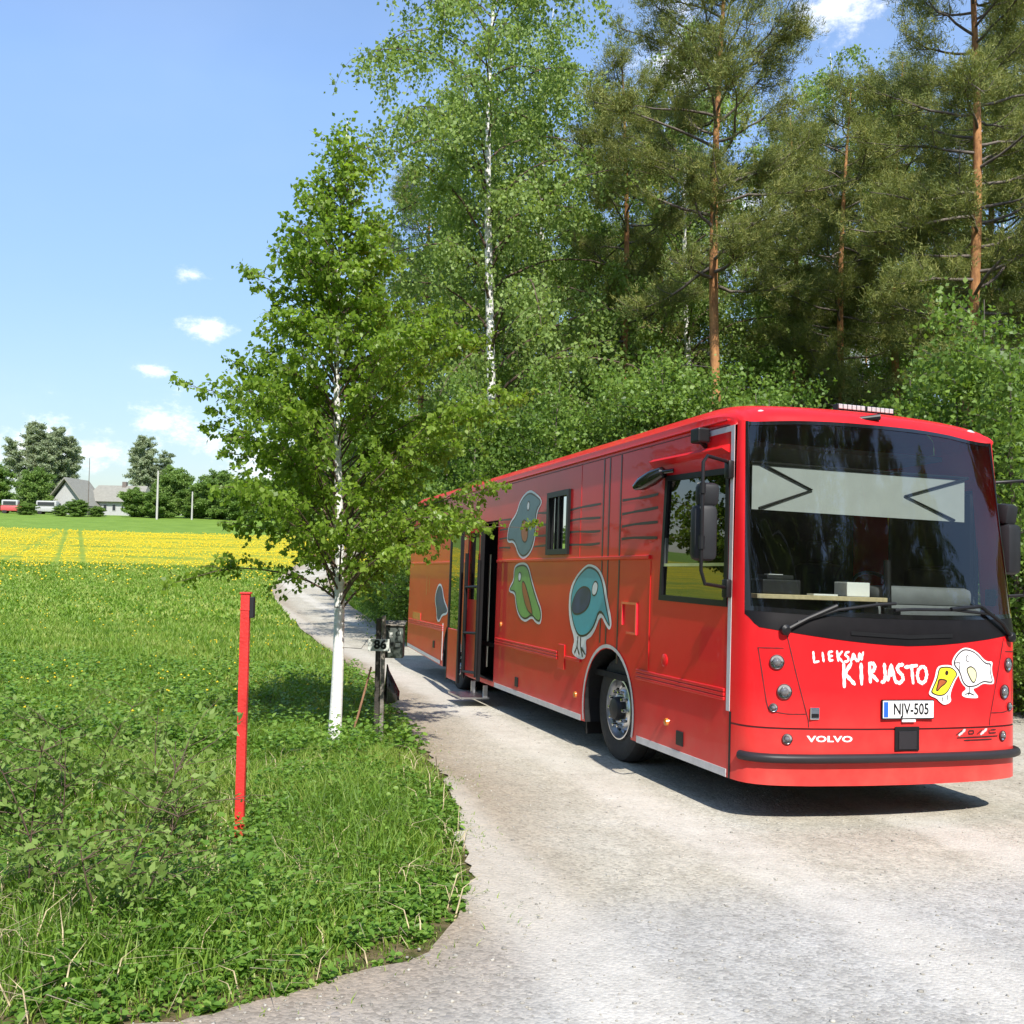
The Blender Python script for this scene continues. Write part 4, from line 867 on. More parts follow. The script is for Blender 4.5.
def leaves_mesh(name, P, D, size, r, aspect=.75, fold=.18, clump=None):
    """rhombic folded leaves at P pointing along D; tint varies per leaf, lighter or darker by clump"""
    n = len(P); D = unit(D); q = unit(np.cross(D, unit(r.randn(n, 3)))); nn = np.cross(D, q); s = (size*(.65+.7*r.rand(n)))[:, None]
    V = np.stack([P, P+D*s*.45+q*s*aspect*.5+nn*s*fold, P+D*s, P+D*s*.45-q*s*aspect*.5+nn*s*fold], 1).reshape(-1, 3)
    t = np.clip(.5+.22*r.randn(n)+(0 if clump is None else clump), 0, 1)
    return me_np(name, V, quads=np.arange(4*n).reshape(-1, 4), tint=t)
def curve_branch(p0, az, el, ln, bend, r, n=6, wob=.06):
    """polyline starting at p0; elevation changes by bend over its length"""
    pts = [np.array(p0, float)]; e = el; a = az
    for k in range(n):
        d = np.array([math.cos(e)*math.cos(a), math.cos(e)*math.sin(a), math.sin(e)]); pts.append(pts[-1]+d*ln/n)
        e += bend/n+wob*r.randn(); a += wob*1.5*r.randn()
    return np.array(pts)
def sample_on(pts, m, r, t0=.15):
    t = t0+(1-t0)*r.rand(m); f = t*(len(pts)-1); i = np.minimum(f.astype(int), len(pts)-2); w = (f-i)[:, None]
    return pts[i]*(1-w)+pts[i+1]*w, unit(pts[i+1]-pts[i]), t
def young_birch(r):
    """the white stemmed birch at the verge: outline follows the photo's heights and half widths"""
    Hh = 6.35; T = Tubes(); tz = np.linspace(-.1, Hh, 26); tx = .03*np.sin(tz*1.1)-.006*tz; ty = .04*np.sin(tz*.9+1)
    tr = np.interp(tz, [-.1, 0, .15, .6, 2, 4, Hh], [.10, .085, .068, .060, .046, .026, .005]); stem = np.stack([tx, ty, tz], 1); T.add(stem, tr, 12)
    hw = lambda z: np.interp(z, [1.15, 1.5, 2.0, 2.6, 3.2, 3.9, 4.6, 5.2, Hh], [1.15, 1.45, 1.54, 1.46, 1.30, 1.05, .76, .46, .10])
    TL = Tubes(); P, D, C = [], [], []; nb = 158
    for k in range(nb):
        z = 1.35+(Hh-1.55)*(k/nb)**1.05; az = k*2.39996+.4*r.randn(); wmax = hw(min(z+.35, Hh))*(.62+.5*r.rand())*(1+(.10*math.cos(az) if z < 3.6 else 0))
        if k % 13 == 5: wmax *= 1.08
        el = .55+.35*r.rand()+.25*(z/Hh); ln = wmax/max(.35, math.cos(el*.8)); b0 = [np.interp(z, tz, tx), np.interp(z, tz, ty), z]
        br = curve_branch(b0, az, el, ln, -.5-.35*r.rand(), r, 8, .07)
        TL.add(br, np.linspace(.011*(1-.6*z/Hh)+.003, .002, 9), 5)
        m = int(ln/.060)
        S, SD, tt = sample_on(br, m, r, .18); cl = .13*r.randn()
        for s_, d_, t_ in zip(S, SD, tt):
            aa = math.atan2(d_[1], d_[0])+r.choice([-1, 1])*(.5+.6*r.rand()); tw = curve_branch(s_, aa, .25+.35*r.randn(), (.14+.30*r.rand())*(1.15-.5*t_), -.9, r, 3, .12)
            TL.add(tw, [.0025, .002, .0018, .001], 3)
            q = int(12+11*r.rand()); L_, LD, _ = sample_on(tw, q, r, .1); P.append(L_+.02*r.randn(q, 3)); D.append(LD*.35+.75*r.randn(q, 3)+[0, 0, -.75]); C.append(np.full(q, cl+.05*r.randn()))
    for k in range(60):      # top leader leaves
        z = 5.1+1.25*r.rand(); P.append(np.array([[np.interp(z, tz, tx), np.interp(z, tz, ty), z]])+.06*r.randn(4, 3)); D.append(r.randn(4, 3)+[0, 0, -.2]); C.append(np.zeros(4))
    P = np.concatenate(P); D = np.concatenate(D); C = np.concatenate(C); print('young birch leaves', len(P))
    return T.mesh('trunk'), leaves_mesh('crown', P, D, .050, r, .82, .14, C), TL.mesh('limbs')
def tall_birch(r, Hh=21, lean=.02):
    T = Tubes(); tz = np.linspace(-.3, Hh, 30); ph = r.rand(2)*6; tx = .25*np.sin(tz*.28+ph[0])*tz/Hh+lean*tz; ty = .25*np.sin(tz*.23+ph[1])*tz/Hh
    T.add(np.stack([tx, ty, tz], 1), np.interp(tz, [-.3, 0, 1, Hh*.5, Hh], [.24, .19, .155, .10, .012]), 10)
    TL = Tubes(); P, D, C = [], [], []; nb = 62
    for k in range(nb):
        f = (k/nb); z = Hh*(.17+.81*f); az = k*2.4+.5*r.randn(); R = Hh*.17*math.sin(min(1, (1.08-f)*1.25)*math.pi*.5)*(.6+.6*r.rand())+.3
        br = curve_branch([np.interp(z, tz, tx), np.interp(z, tz, ty), z], az, .75+.3*r.rand(), R*1.35, -1.5-.5*r.rand(), r, 8, .08)
        TL.add(br, np.linspace(.045*(1-f)+.012, .006, 9), 5); S, SD, tt = sample_on(br, int(4+R*5.5), r, .25); cl = .15*r.randn()
        for s_, d_, t_ in zip(S, SD, tt):
            hang = curve_branch(s_, r.rand()*6.28, -.2-.5*r.rand(), .5+1.3*r.rand(), -1.3, r, 5, .1)
            if r.rand() < .5: TL.add(hang, np.linspace(.006, .003, 6), 3)
            q = int(30+30*r.rand()); L_, LD, _ = sample_on(hang, q, r, .0); P.append(L_+.11*r.randn(q, 3)); D.append(.8*r.randn(q, 3)+[0, 0, -.8]); C.append(np.full(q, cl+.09*r.randn()))
    P = np.concatenate(P); return T.mesh('trunk'), leaves_mesh('crown', P, np.concatenate(D), .105, r, .8, .12, np.concatenate(C)), TL.mesh('limbs')
def needles_mesh(name, P, D, r, size=.15, k=15):
    n = len(P); Pk = np.repeat(P, k, 0); Dk = unit(np.repeat(unit(D), k, 0)+.75*r.randn(n*k, 3)); q = unit(np.cross(Dk, r.randn(n*k, 3))); s = size*(.6+.6*r.rand(n*k))[:, None]; Pk = Pk+.055*r.randn(n*k, 3)
    V = np.stack([Pk-q*.009, Pk+q*.009, Pk+Dk*s], 1).reshape(-1, 3); tn = np.repeat(np.clip(.45+.2*r.randn(n)+.25*(unit(D)[:, 2]), 0, 1), k)+.12*r.randn(n*k)
    return me_np(name, V, tris=np.arange(3*n*k).reshape(-1, 3), tint=np.clip(tn, 0, 1))
def pine(r, Hh=20, crown0=.48, dense=1.0, dead=14):
    T = Tubes(); TL = Tubes(); tz = np.linspace(-.3, Hh, 26); ph = r.rand(2)*6; tx = .22*np.sin(tz*.22+ph[0]); ty = .2*np.sin(tz*.2+ph[1]); tx -= tx[0]; ty -= ty[0]
    T.add(np.stack([tx, ty, tz], 1), np.interp(tz, [-.3, 0, 1.5, Hh*.55, Hh*.85, Hh], [.24, .18, .155, .115, .06, .02]), 12)
    P, D = [], []; nb = int(58*dense)
    for k in range(nb):
        f = k/nb; z = Hh*(crown0+(1-crown0)*f*.985); az = k*2.4+.7*r.randn(); R = Hh*.145*(math.sin(max(.0, min(1, (1.12-f)*1.05))*math.pi*.5))*(.5+.75*r.rand())*(.7+.3*min(1, f*4))+.25
        br = curve_branch([np.interp(z, tz, tx), np.interp(z, tz, ty), z], az, .05+.45*r.randn()*.5+.3*f, R*1.1, .35, r, 8, .13); TL.add(br, np.linspace(.045*(1-f*.6)+.01, .01, 9), 6)
        S, SD, tt = sample_on(br, int(3+R*3.2), r, .30)
        for s_, d_, t_ in zip(S, SD, tt):
            a = math.atan2(d_[1], d_[0])+r.choice([-1, 1])*(.4+.7*r.rand()); sb = curve_branch(s_, a, .15+.25*r.randn(), (.45+.65*r.rand())*(1.25-.6*t_), .7, r, 4, .15); TL.add(sb, np.linspace(.014, .006, 5), 4)
            q = int(13+9*r.rand()); L_, LD, _ = sample_on(sb, q, r, .25); P.append(L_+.15*r.randn(q, 3)); D.append(LD+.35*r.randn(q, 3)+[0, 0, .55])
    for k in range(dead):      # bare dead lower limbs
        z = Hh*(.10+(crown0-.12)*r.rand()); br = curve_branch([np.interp(z, tz, tx), np.interp(z, tz, ty), z], r.rand()*6.28, -.1+.3*r.randn(), .8+1.8*r.rand(), -.2, r, 6, .2); TL.add(br, np.linspace(.022, .005, 7), 4)
        for q in range(4):
            s_, d_, _ = sample_on(br, 1, r, .3); TL.add(curve_branch(s_[0], r.rand()*6.28, .4*r.randn(), .3+.5*r.rand(), -.3, r, 3, .2), [.007, .006, .005, .003], 3)
    P = np.concatenate(P); return T.mesh('trunk'), needles_mesh('crown', P, np.concatenate(D), r), TL.mesh('limbs')
def leafy(r, Hh=7, wid=.24, stems=3, lsize=.09, amt=1.0, low=.05, top=1.0):
    """young broadleaf tree or thicket shrub: several stems, ascending branches, leaf sprays"""
    T = Tubes(); P, D, C = [], [], []
    for s in range(stems):
        az0 = r.rand()*6.28; h = Hh*(.7+.3*r.rand()) if s else Hh; st = curve_branch([.1*r.randn(), .1*r.randn(), -.15], az0, 1.45-.16*r.rand()*(s > 0)*2, h, .1, r, 12, .03)
        T.add(st, np.linspace(.012*Hh*.75, .008, 13), 7); nb = int(30*amt)
        for k in range(nb):
            f = k/nb; t = low+(.97-low)*f; i = t*12; a = int(i); b0 = st[a]+(st[min(a+1, 12)]-st[a])*(i-a)
            R = Hh*wid*math.sin(math.pi*min(1, (.18+.82*(1-f))**.9*1.0)*.62)*(.5+.7*r.rand())+.2
            br = curve_branch(b0, k*2.4+r.randn(), .5+.4*r.rand(), R, -.6, r, 6, .1); T.add(br, np.linspace(.02*(1-f)+.006, .004, 7), 4); cl = .15*r.randn()
            S, SD, tt = sample_on(br, int(3+R*4.5), r, .2)
            for s_, d_ in zip(S, SD):
                q = int(18+16*r.rand()); P.append(s_+.20*r.randn(q, 3)*[1, 1, .75]); D.append(.9*r.randn(q, 3)+[0, 0, -.25]); C.append(np.full(q, cl+.08*r.randn()))
    P = np.concatenate(P); k = P[:, 2] > .05; return T.mesh('trunk'), leaves_mesh('crown', P[k], np.concatenate(D)[k], lsize, r, .75, .14, np.concatenate(C)[k])
def make_tree(name, meshes, mats, label, cat, group=None, kid='trunk', crown='crown'):
    root = empty(name); tag(root, label, cat, group); obj(kid, meshes[0], mats[0], root); obj(crown, meshes[1], mats[1], root)
    if len(meshes) > 2: obj('limbs', meshes[2], M['greybark'] if 'pine' in name else M['twig'], root)
    return root
_used = {}
def plant(proto, px, dist, sc, label, group=None, rz=None, x=None, sz=1, sink=.1):
    """first use moves the prototype itself, later ones copy it"""
    xx = (px-CX0)/F_PX*dist if x is None else x
    loc = (xx, dist, float(H(xx, dist))-sink); rz = rs.rand()*6.28 if rz is None else rz
    if proto.name not in _used: _used[proto.name] = 1; o = proto; o.location = loc; o.rotation_euler = (0, 0, rz); o.scale = (sc, sc, sc*sz)
    else: o = dup(proto, loc, rz, (sc, sc, sc*sz))
    o['label'] = label
    if group: o['group'] = group
    elif 'group' in o: del o['group']
    return o

# ------------------------------------------------------------------ trees
RS = np.random.RandomState
nb_ = make_tree('birch_tree', young_birch(RS(5)), (M['birchbark'], M['birchleaf']), 'young white stemmed birch on the verge beside the mailbox post, leaves over the bus', 'tree')
b = G(333, 748); nb_.location = b; nb_.rotation_euler = (0, 0, R_(-8))
TB = [make_tree('birch_tree', tall_birch(RS(11+i), 21, .012*(i-1)), (M['birchfar'], M['tallbirch']), 'x', 'tree') for i in range(3)]
PN = [make_tree('pine_tree', pine(RS(31+i), 20, c0, d_, dd), (M['pinebark'], M['needle']), 'x', 'tree') for i, (c0, d_, dd) in enumerate([(.50, 1, 10), (.34, 1.15, 12), (.50, .8, 16)])]
LF = [make_tree('young_deciduous_tree', leafy(RS(51+i), 7, w_, s_, .095, 1.0, l_), (M['greybark'], M['bushleaf']), 'x', 'tree') for i, (w_, s_, l_) in enumerate([(.26, 3, .04), (.20, 2, .08), (.30, 4, .03)])]
plant(PN[0], 727, 27, 1.0, 'tall pine with a bright orange bare trunk above the middle of the bus roof', rz=1.0)
plant(PN[1], 952, 25, 1.02, 'thick orange trunked pine above the right end of the bus', rz=.5)
plant(PN[2], 609, 33, .95, 'thin sparse pine standing between the tall birches and the orange trunked pine', rz=2.2)
plant(PN[2], 418, 40, .92, 'orange trunked pine half hidden behind the leftmost tall birch', rz=4)
plant(PN[1], 855, 33, .92, 'dark pine between the two orange trunked pines', rz=3.4)
plant(PN[2], 908, 34, 1.0, 'grey trunked pine just left of the thick orange trunked pine', rz=5.2)
plant(PN[0], 1035, 30, 1.05, 'dark crowned pine at the right edge of the photo', rz=2.9)
plant(PN[1], 780, 38, .98, 'pine further back, right of the bright orange bare trunk', rz=.2)
plant(TB[0], 492, 30, 1.12, 'tallest silver birch, white trunk rising left of the bus roof', rz=.3)
plant(TB[1], 462, 36, .98, 'leftmost tall birch of the forest edge, seen behind the young birch', rz=2)
plant(TB[2], 545, 37, 1.1, 'tall birch directly right of the tallest silver birch', rz=4.1)
plant(TB[1], 660, 44, .9, 'pale birch in the gap left of the bright orange pine trunk', rz=5)
BK = 'young leafy trees along the forest edge'
for i, (px, d, s, k, lab) in enumerate([
    (398, 33, .62, 2, 'low round shrub at the left end of the forest edge, where the road bends'),
    (425, 27, .95, 0, 'leafy young tree behind the crown of the young birch'),
    (462, 24.5, .98, 1, 'light green young tree left of the tallest silver birch trunk'),
    (512, 25, .93, 0, 'leafy young tree in front of the tallest silver birch'),
    (560, 24, .98, 2, 'bushy young tree above the small side window of the bus'),
    (606, 23.5, .98, 1, 'slim young tree in front of the thin sparse pine'),
    (650, 22.5, 1.02, 2, 'low bushy tree above the cab window of the bus'),
    (694, 22, 1.0, 0, 'bright young tree left of the bright orange bare trunk'),
    (752, 20.5, .86, 2, 'bright green shrub peeping over the front roof corner of the bus'),
    (808, 24, .86, 1, 'low dark undergrowth tree over the roof light bar'),
    (872, 22, .84, 0, 'undergrowth tree right of the roof light bar'),
    (925, 19, .9, 1, 'yellow green young tree above the right end of the windshield'),
    (985, 17, 1.02, 2, 'tall leafy thicket tree right of the bus roof'),
    (1030, 15.5, .86, 0, 'leafy tree at the right edge beside the driver side mirror'),
    (1068, 14.5, .6, 2, 'low leafy shrub at the right edge behind the bus')]):
    plant(LF[k], px, d, s, lab, None)
g2 = 'dense young trees behind the forest edge'
for i in range(26):
    px = 425+i*25+rs.uniform(-12, 12); d = 28+9*rs.rand()
    plant(LF[i % 3], px, d, .85+.35*rs.rand(), 'dense green young tree standing among the trunks behind the forest edge', g2)
g3 = 'tall trees deep in the forest'
for i in range(15):
    px = 440+i*46+rs.uniform(-15, 15); d = 46+22*rs.rand()
    plant((PN[i % 3] if i % 2 else TB[i % 3]), px, d, .85+.2*rs.rand(), 'tall conifer deep in the forest, mostly hidden by the nearer trees' if i % 2 else 'tall birch deep in the forest, mostly hidden by the nearer trees', g3+(' (pines)' if i % 2 else ' (birches)'))
for px, d, pr_, s_, lab in ((690, 38, TB[0], 1.1, 'tall birch right of the bright orange pine trunk gap, behind the nearer pines'), (828, 40, TB[1], 1.1, 'tall birch left of the dark middle pine'), (885, 42, TB[0], 1.1, 'tall birch behind the grey trunked pine'), (992, 38, TB[2], 1.05, 'tall birch behind the thick orange trunked pine at the right'),
                          (650, 41, PN[1], 1.05, 'dark pine behind the thin sparse pine'), (1000, 33, PN[0], 1.0, 'pine right of the thick orange trunked pine')):
    plant(pr_, px, d, s_, lab)
# the far side of the main road, behind the photographer: what the windshield mirrors
for i, (x, y, k) in enumerate([(-4, -34, 0), (0, -38, 1), (3, -31, 2), (6, -36, 0), (9.5, -30, 1), (-9, -36, 2), (-15, -34, 0), (13, -33, 2), (17, -29, 1), (22, -31, 0), (28, -26, 1), (35, -24, 2), (20, -40, 1), (8, -44, 0), (-2, -46, 2)]):
    plant(PN[k] if i % 3 else TB[k], 0, y*.55, .046*abs(y*.55)+.05*rs.rand(), 'tree across the main road, opposite the driveway', 'trees across the main road', x=x)
for i in range(9):
    plant(PN[i % 3], 0, -30-4*rs.rand(), 1.3+.15*rs.rand(), 'tall dark pine further back across the main road', 'pines further back across the main road', x=-9+4.5*i)
for i in range(12):
    plant(LF[i % 3], 0, -13-3*rs.rand(), .9+.4*rs.rand(), 'leafy young tree across the main road, opposite the driveway', 'young trees across the main road', x=-14+4*i)
for i in range(17):
    k = i % 3; y = -9-6*rs.rand(); plant(TB[k] if i % 3 == 0 else PN[k], 0, y, 1.0+.3*rs.rand(), 'tall tree along the far side of the main road, right of the driveway', 'roadside trees right of the driveway', x=14+3.1*i)
for i in range(8): plant(LF[i % 3] if i % 2 else TB[i % 3], 0, 12.5+5*rs.rand(), 1.1 if i % 2 else .8, 'leafy tree of the forest edge right of the view', 'forest edge trees right of the view', x=14+4.2*i)
# the small tree just left of the view whose shade falls on the meadow
plant(LF[1], 0, 10.0, .98, 'slender leafy tree on the meadow left of the view', None, x=-8.25)
plant(LF[2], 0, 7.4, .42, 'small shrub on the meadow left of the view', None, x=-6.3)

# ------------------------------------------------------------------ far farmstead
FT = [make_tree('birch_tree', leafy(RS(71+i), 17, .15, 6, .24, 2.0, .15), (M['greybark'], M['hazeleaf']), 'x', 'tree') for i in range(2)]
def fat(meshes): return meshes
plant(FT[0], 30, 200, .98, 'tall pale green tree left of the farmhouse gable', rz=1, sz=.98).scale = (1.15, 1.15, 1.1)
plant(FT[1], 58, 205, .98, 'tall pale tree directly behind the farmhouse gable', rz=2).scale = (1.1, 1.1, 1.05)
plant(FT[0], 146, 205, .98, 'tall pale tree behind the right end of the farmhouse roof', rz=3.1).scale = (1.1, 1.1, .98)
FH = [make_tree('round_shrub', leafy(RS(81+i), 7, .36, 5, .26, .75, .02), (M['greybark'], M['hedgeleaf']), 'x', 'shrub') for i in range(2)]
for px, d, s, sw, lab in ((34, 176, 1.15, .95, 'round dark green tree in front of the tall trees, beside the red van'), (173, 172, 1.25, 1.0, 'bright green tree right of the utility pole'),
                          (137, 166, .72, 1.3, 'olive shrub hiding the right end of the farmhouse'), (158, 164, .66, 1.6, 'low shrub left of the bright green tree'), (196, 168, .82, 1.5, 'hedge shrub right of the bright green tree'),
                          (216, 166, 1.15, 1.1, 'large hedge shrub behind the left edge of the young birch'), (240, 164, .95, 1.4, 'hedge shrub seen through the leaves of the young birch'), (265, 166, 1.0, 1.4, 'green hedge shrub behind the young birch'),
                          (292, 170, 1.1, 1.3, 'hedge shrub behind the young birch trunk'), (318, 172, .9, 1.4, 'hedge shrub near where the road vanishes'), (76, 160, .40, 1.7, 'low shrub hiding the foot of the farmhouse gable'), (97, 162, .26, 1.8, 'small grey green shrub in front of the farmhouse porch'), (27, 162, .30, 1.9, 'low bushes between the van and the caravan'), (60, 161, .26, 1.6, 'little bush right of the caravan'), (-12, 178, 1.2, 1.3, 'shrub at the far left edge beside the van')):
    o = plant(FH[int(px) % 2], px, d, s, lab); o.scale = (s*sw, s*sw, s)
for i in range(16):
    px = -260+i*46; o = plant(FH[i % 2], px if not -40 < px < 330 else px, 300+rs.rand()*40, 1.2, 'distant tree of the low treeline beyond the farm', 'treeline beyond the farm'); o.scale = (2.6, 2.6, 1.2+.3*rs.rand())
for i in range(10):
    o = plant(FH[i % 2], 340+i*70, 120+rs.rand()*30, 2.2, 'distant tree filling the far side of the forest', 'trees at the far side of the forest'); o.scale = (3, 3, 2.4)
M['wallw'] = mat('pale_house_wall', (.40, .40, .39), .8, var=.06, scale=3); M['roofg'] = mat('beige_roof_sheet', (.24, .23, .19), .7, var=.1, scale=2); M['walld'] = mat('brown_house_wall', (.16, .13, .11), .8)
M['pane'] = mat('house_pane', (.03, .035, .04), .1); M['vanred'] = mat('faded_red', (.5, .08, .08), .5)
def house():
    D = 185; k = D/F_PX; c = Vector(((100-CX0)*k, D, 0)); z0 = float(H(c.x, D))-.3
    r = empty('farmhouse', (c.x, D, z0)); tag(r, 'long low farmhouse with pale walls and beige roof among the far trees', 'house')
    X = lambda px: (px-100)*k
    # long wing running right from the front gable
    MB().box(X(88), X(140), 0, 7, 0, 2.9).build('wall', M['wallw'], r)
    MB().add([(X(84), -.8, 2.8), (X(143), -.8, 2.8), (X(140), 3.5, 6.0), (X(90), 3.5, 6.0), (X(84), 7.8, 2.8), (X(143), 7.8, 2.8), (X(84), -.8, 3.0), (X(143), -.8, 3.0)], [(0, 1, 2, 3), (3, 2, 5, 4), (0, 3, 4), (1, 5, 2)]).build('roof', M['roofg'], r)
    # projecting gable
    g = MB(); x0, x1, xm = X(68), X(93), X(80); g.add([(x0, -6, 0), (x1, -6, 0), (x1, -6, 2.8), (xm, -6, 6.2), (x0, -6, 2.8), (x0, 3, 0), (x1, 3, 0), (x1, 3, 2.8), (xm, 3, 6.2), (x0, 3, 2.8)], [(0, 1, 2, 3, 4), (1, 6, 7, 2), (0, 4, 9, 5), (5, 9, 8, 7, 6)])
    g.build('gable_wall', M['wallw'], r)
    MB().add([(x0-1, -7, 2.3), (xm, -7, 6.5), (x1+1.5, -7, 1.5), (x0-1, 3.5, 2.3), (xm, 3.5, 6.5), (x1+1.5, 3.5, 1.5), (x0-1, -7, 2.55), (xm, -7, 6.8), (x1+1.5, -7, 1.75), (x0-1, 3.5, 2.55), (xm, 3.5, 6.8), (x1+1.5, 3.5, 1.75)],
             [(0, 1, 4, 3), (1, 2, 5, 4), (6, 7, 10, 9), (7, 8, 11, 10), (0, 6, 7, 1), (1, 7, 8, 2)]).build('roof', M['roofg'], r)
    for a, b_ in ((73, 76), (83, 86)):
        w = MB().box(X(a), X(b_), -6.06, -6.0, 1.0, 2.2).build('window', M['wallw'], r); MB().box(X(a)+.1, X(b_)-.1, -6.09, -6.06, 1.1, 2.1).build('pane', M['pane'], w)
    for a, b_ in ((103, 107), (112, 116), (121, 124)):
        w = MB().box(X(a), X(b_), -.06, 0, 1.1, 2.3).build('window', M['wallw'], r); MB().box(X(a)+.1, X(b_)-.1, -.09, -.06, 1.2, 2.2).build('pane', M['pane'], w)
    MB().box(X(98), X(101), -.08, 0, 0, 2.1).build('door', M['walld'], r)
    MB().box(X(115), X(119), 3.0, 3.9, 5.4, 6.7).build('chimney', M['walld'], r)
house()
def pole(name, px, d, h, lab, m, w=.13):
    r = empty(name, G(px, dist=d)); tag(r, lab, 'pole')
    MB().tube([(0, 0, -.3), (0, 0, h*.5), (0, 0, h)], [w, w*.9, w*.75], 10).build('shaft', m, r); MB().lathe((0, 0, h), (0, 0, 1), [(w*.8, 0), (w*.8, .08), (0, .12)], 10).build('pole_cap', m, r)
    return r
M['poleg'] = mat('weathered_pole', (.45, .43, .4), .8)
pole('utility_pole', 157, 158, 7.6, 'pale utility pole in front of the tree right of the farmhouse', M['poleg'], .17)
pole('utility_pole', 192, 160, 4.4, 'short pale pole among the hedge shrubs right of the bright green tree', M['poleg'], .14)
pole('utility_pole', 88, 166, 9.5, 'thin dark pole rising above the farmhouse roof', M['greybark'], .07)
# red and white van and a white caravan in the farmyard
def van(px, d, lab, name, cat, body, rz, L_=5.0):
    p = G(px, dist=d); r = empty(name, p, rz); tag(r, lab, cat)
    MB().box(-L_/2, L_/2, -.95, .95, .45, 1.35, bev=.12).build('body', body, r, True); MB().box(-L_/2+.1, L_/2-.9, -.9, .9, 1.35, 2.35, bev=.2).build('cabin', M['wallw'], r, True)
    for s in (-1, 1): MB().box(-L_/2+.4, L_/2-1.2, s*.89, s*.915, 1.5, 2.1).build('window', M['pane'], r)
    for sx2 in (-1, 1):
        for s in (-1, 1): MB().lathe((sx2*L_*.32, s*.93, .36), (0, s, 0), [(0, -.2), (.36, -.2), (.36, 0), (.2, .01), (0, .01)], 18).build('wheel', M['rubber'], r)
van(13, 172, 'red and white van parked at the farm, far left', 'parked_van', 'van', M['vanred'], .25, 3.6)
van(50, 174, 'white caravan between the round tree and the farmhouse', 'parked_caravan', 'caravan', M['wallw'], .1, 4.4)

# ------------------------------------------------------------------ grass, herbs, flowers
def in_view(x, y, m=1.0): return (np.abs(x) < .55*y+m) & (y > 2.5)
def ground_patch(n, x0, x1, y0, y1, r, keep=None):
    x = r.uniform(x0, x1, n); y = r.uniform(y0, y1, n); k = ~in_poly(x, y) & in_view(x, y)
    return x[k], y[k]
def blades(x, y, hgt, wid, r, lean=.5, seg=True, tb=0.):
    n = len(x); z = H(x, y)-.01; a = r.rand(n)*2*np.pi; q = np.stack([np.cos(a), np.sin(a), np.zeros(n)], 1); a2 = a+np.pi/2+.6*r.randn(n); d = np.stack([np.cos(a2), np.sin(a2), np.zeros(n)], 1)*(lean*(.3+r.rand(n)))[:, None]
    P = np.stack([x, y, z], 1); h = hgt[:, None]; w = wid[:, None]; up = np.array([[0, 0, 1.]])
    mid = P+up*h*.55+d*h*.25; tip = P+up*h*(1-.25*lean)+d*h*.95
    V = np.stack([P-q*w*.5, P+q*w*.5, mid+q*w*.42, mid-q*w*.42, tip], 1).reshape(-1, 3); o = np.arange(n)*5
    Q = np.stack([o, o+1, o+2, o+3], 1); T = np.stack([o+3, o+2, o+4], 1)
    cl = .22*np.sin(x*1.9+np.sin(y*2.3)*1.3)*np.sin(y*1.3+x*.7); t = np.clip(.46+.2*r.randn(n)+cl+tb, 0, 1)
    return V, Q, T, t
def blades_obj(name, parts, m, label, cat):
    V, Q, T, tq, tt, n = [], [], [], [], [], 0
    for v, q, t, c in parts: V.append(v); Q.append(q+n); T.append(t+n); tq.append(c); tt.append(c); n += len(v)
    me = me_np(name, np.concatenate(V), quads=np.concatenate(Q), tris=np.concatenate(T), tint=np.concatenate(tq+tt)); return tag(obj(name, me, m), label, cat, kind='stuff')
r = RS(101); parts = []
def fuzzy(x, y, w): d = dist_poly(x, y); return d, np.clip(d/w, 0, 1)
# verge and ditch, close by
gp_ = G(239, 842); PX0, PY0 = gp_.x, gp_.y
x, y = ground_patch(300000, -7.5, .6, 3.6, 12.5, r); d, e = fuzzy(x, y, .55); k = r.rand(len(x)) < (.45+.55*e)*np.clip(9/y, .3, 1); x, y, e = x[k], y[k], e[k]
hh = (.05+.17*r.rand(len(x))**1.6)*(.25+.75*e)*np.where((np.hypot(x-PX0, y-PY0) < .35), .5, 1)*(1+.5*np.exp(-((x+1.2)**2+(y-6.8)**2)/2)+.35*np.sin(x*2.1+y)*np.sin(y*1.7)); parts.append(blades(x, y, hh, .0045+.005*r.rand(len(x)), r, .6))
x = r.uniform(-2, 1, 60000); y = r.uniform(3.6, 13, 60000); k = in_poly(x, y); x, y = x[k], y[k]; d = dist_poly(x, y); k = (d < .45) & (r.rand(len(x)) < .5*np.exp(-d/.13)*(.5+.5*np.sin(x*7+y*5))); x, y = x[k], y[k]
parts.append(blades(x, y, .02+.05*r.rand(len(x)), .004+.004*r.rand(len(x)), r, .9))
# meadow middle distance
x, y = ground_patch(260000, -18, 2.5, 11, 34, r); d, e = fuzzy(x, y, .7); k = r.rand(len(x)) < (.35+.65*e)*np.clip(15/y, .3, 1); x, y, e = x[k], y[k], e[k]
parts.append(blades(x, y, (.07+.12*r.rand(len(x)))*(.5+.5*e)*(1+.012*(y-10)), (.008+.008*r.rand(len(x)))*(1+(y-10)*.05), r, .55, tb=.05))
x, y = ground_patch(120000, -42, 0, 32, 75, r); k = in_view(x, y, 2); x, y = x[k], y[k]
parts.append(blades(x, y, .14+.14*r.rand(len(x)), .05+.04*r.rand(len(x)), r, .6, tb=.12))
# forest side and the right margin
x, y = ground_patch(60000, -6, 24, 13, 44, r); k = (x > -.28*y+3.2) & in_view(x, y, 3); x, y = x[k], y[k]
parts.append(blades(x, y, .15+.25*r.rand(len(x)), .02+.02*r.rand(len(x)), r, .6))
blades_obj('meadow_grass', parts, M['grass'], 'green meadow and verge grass growing beside the gravel', 'grass')
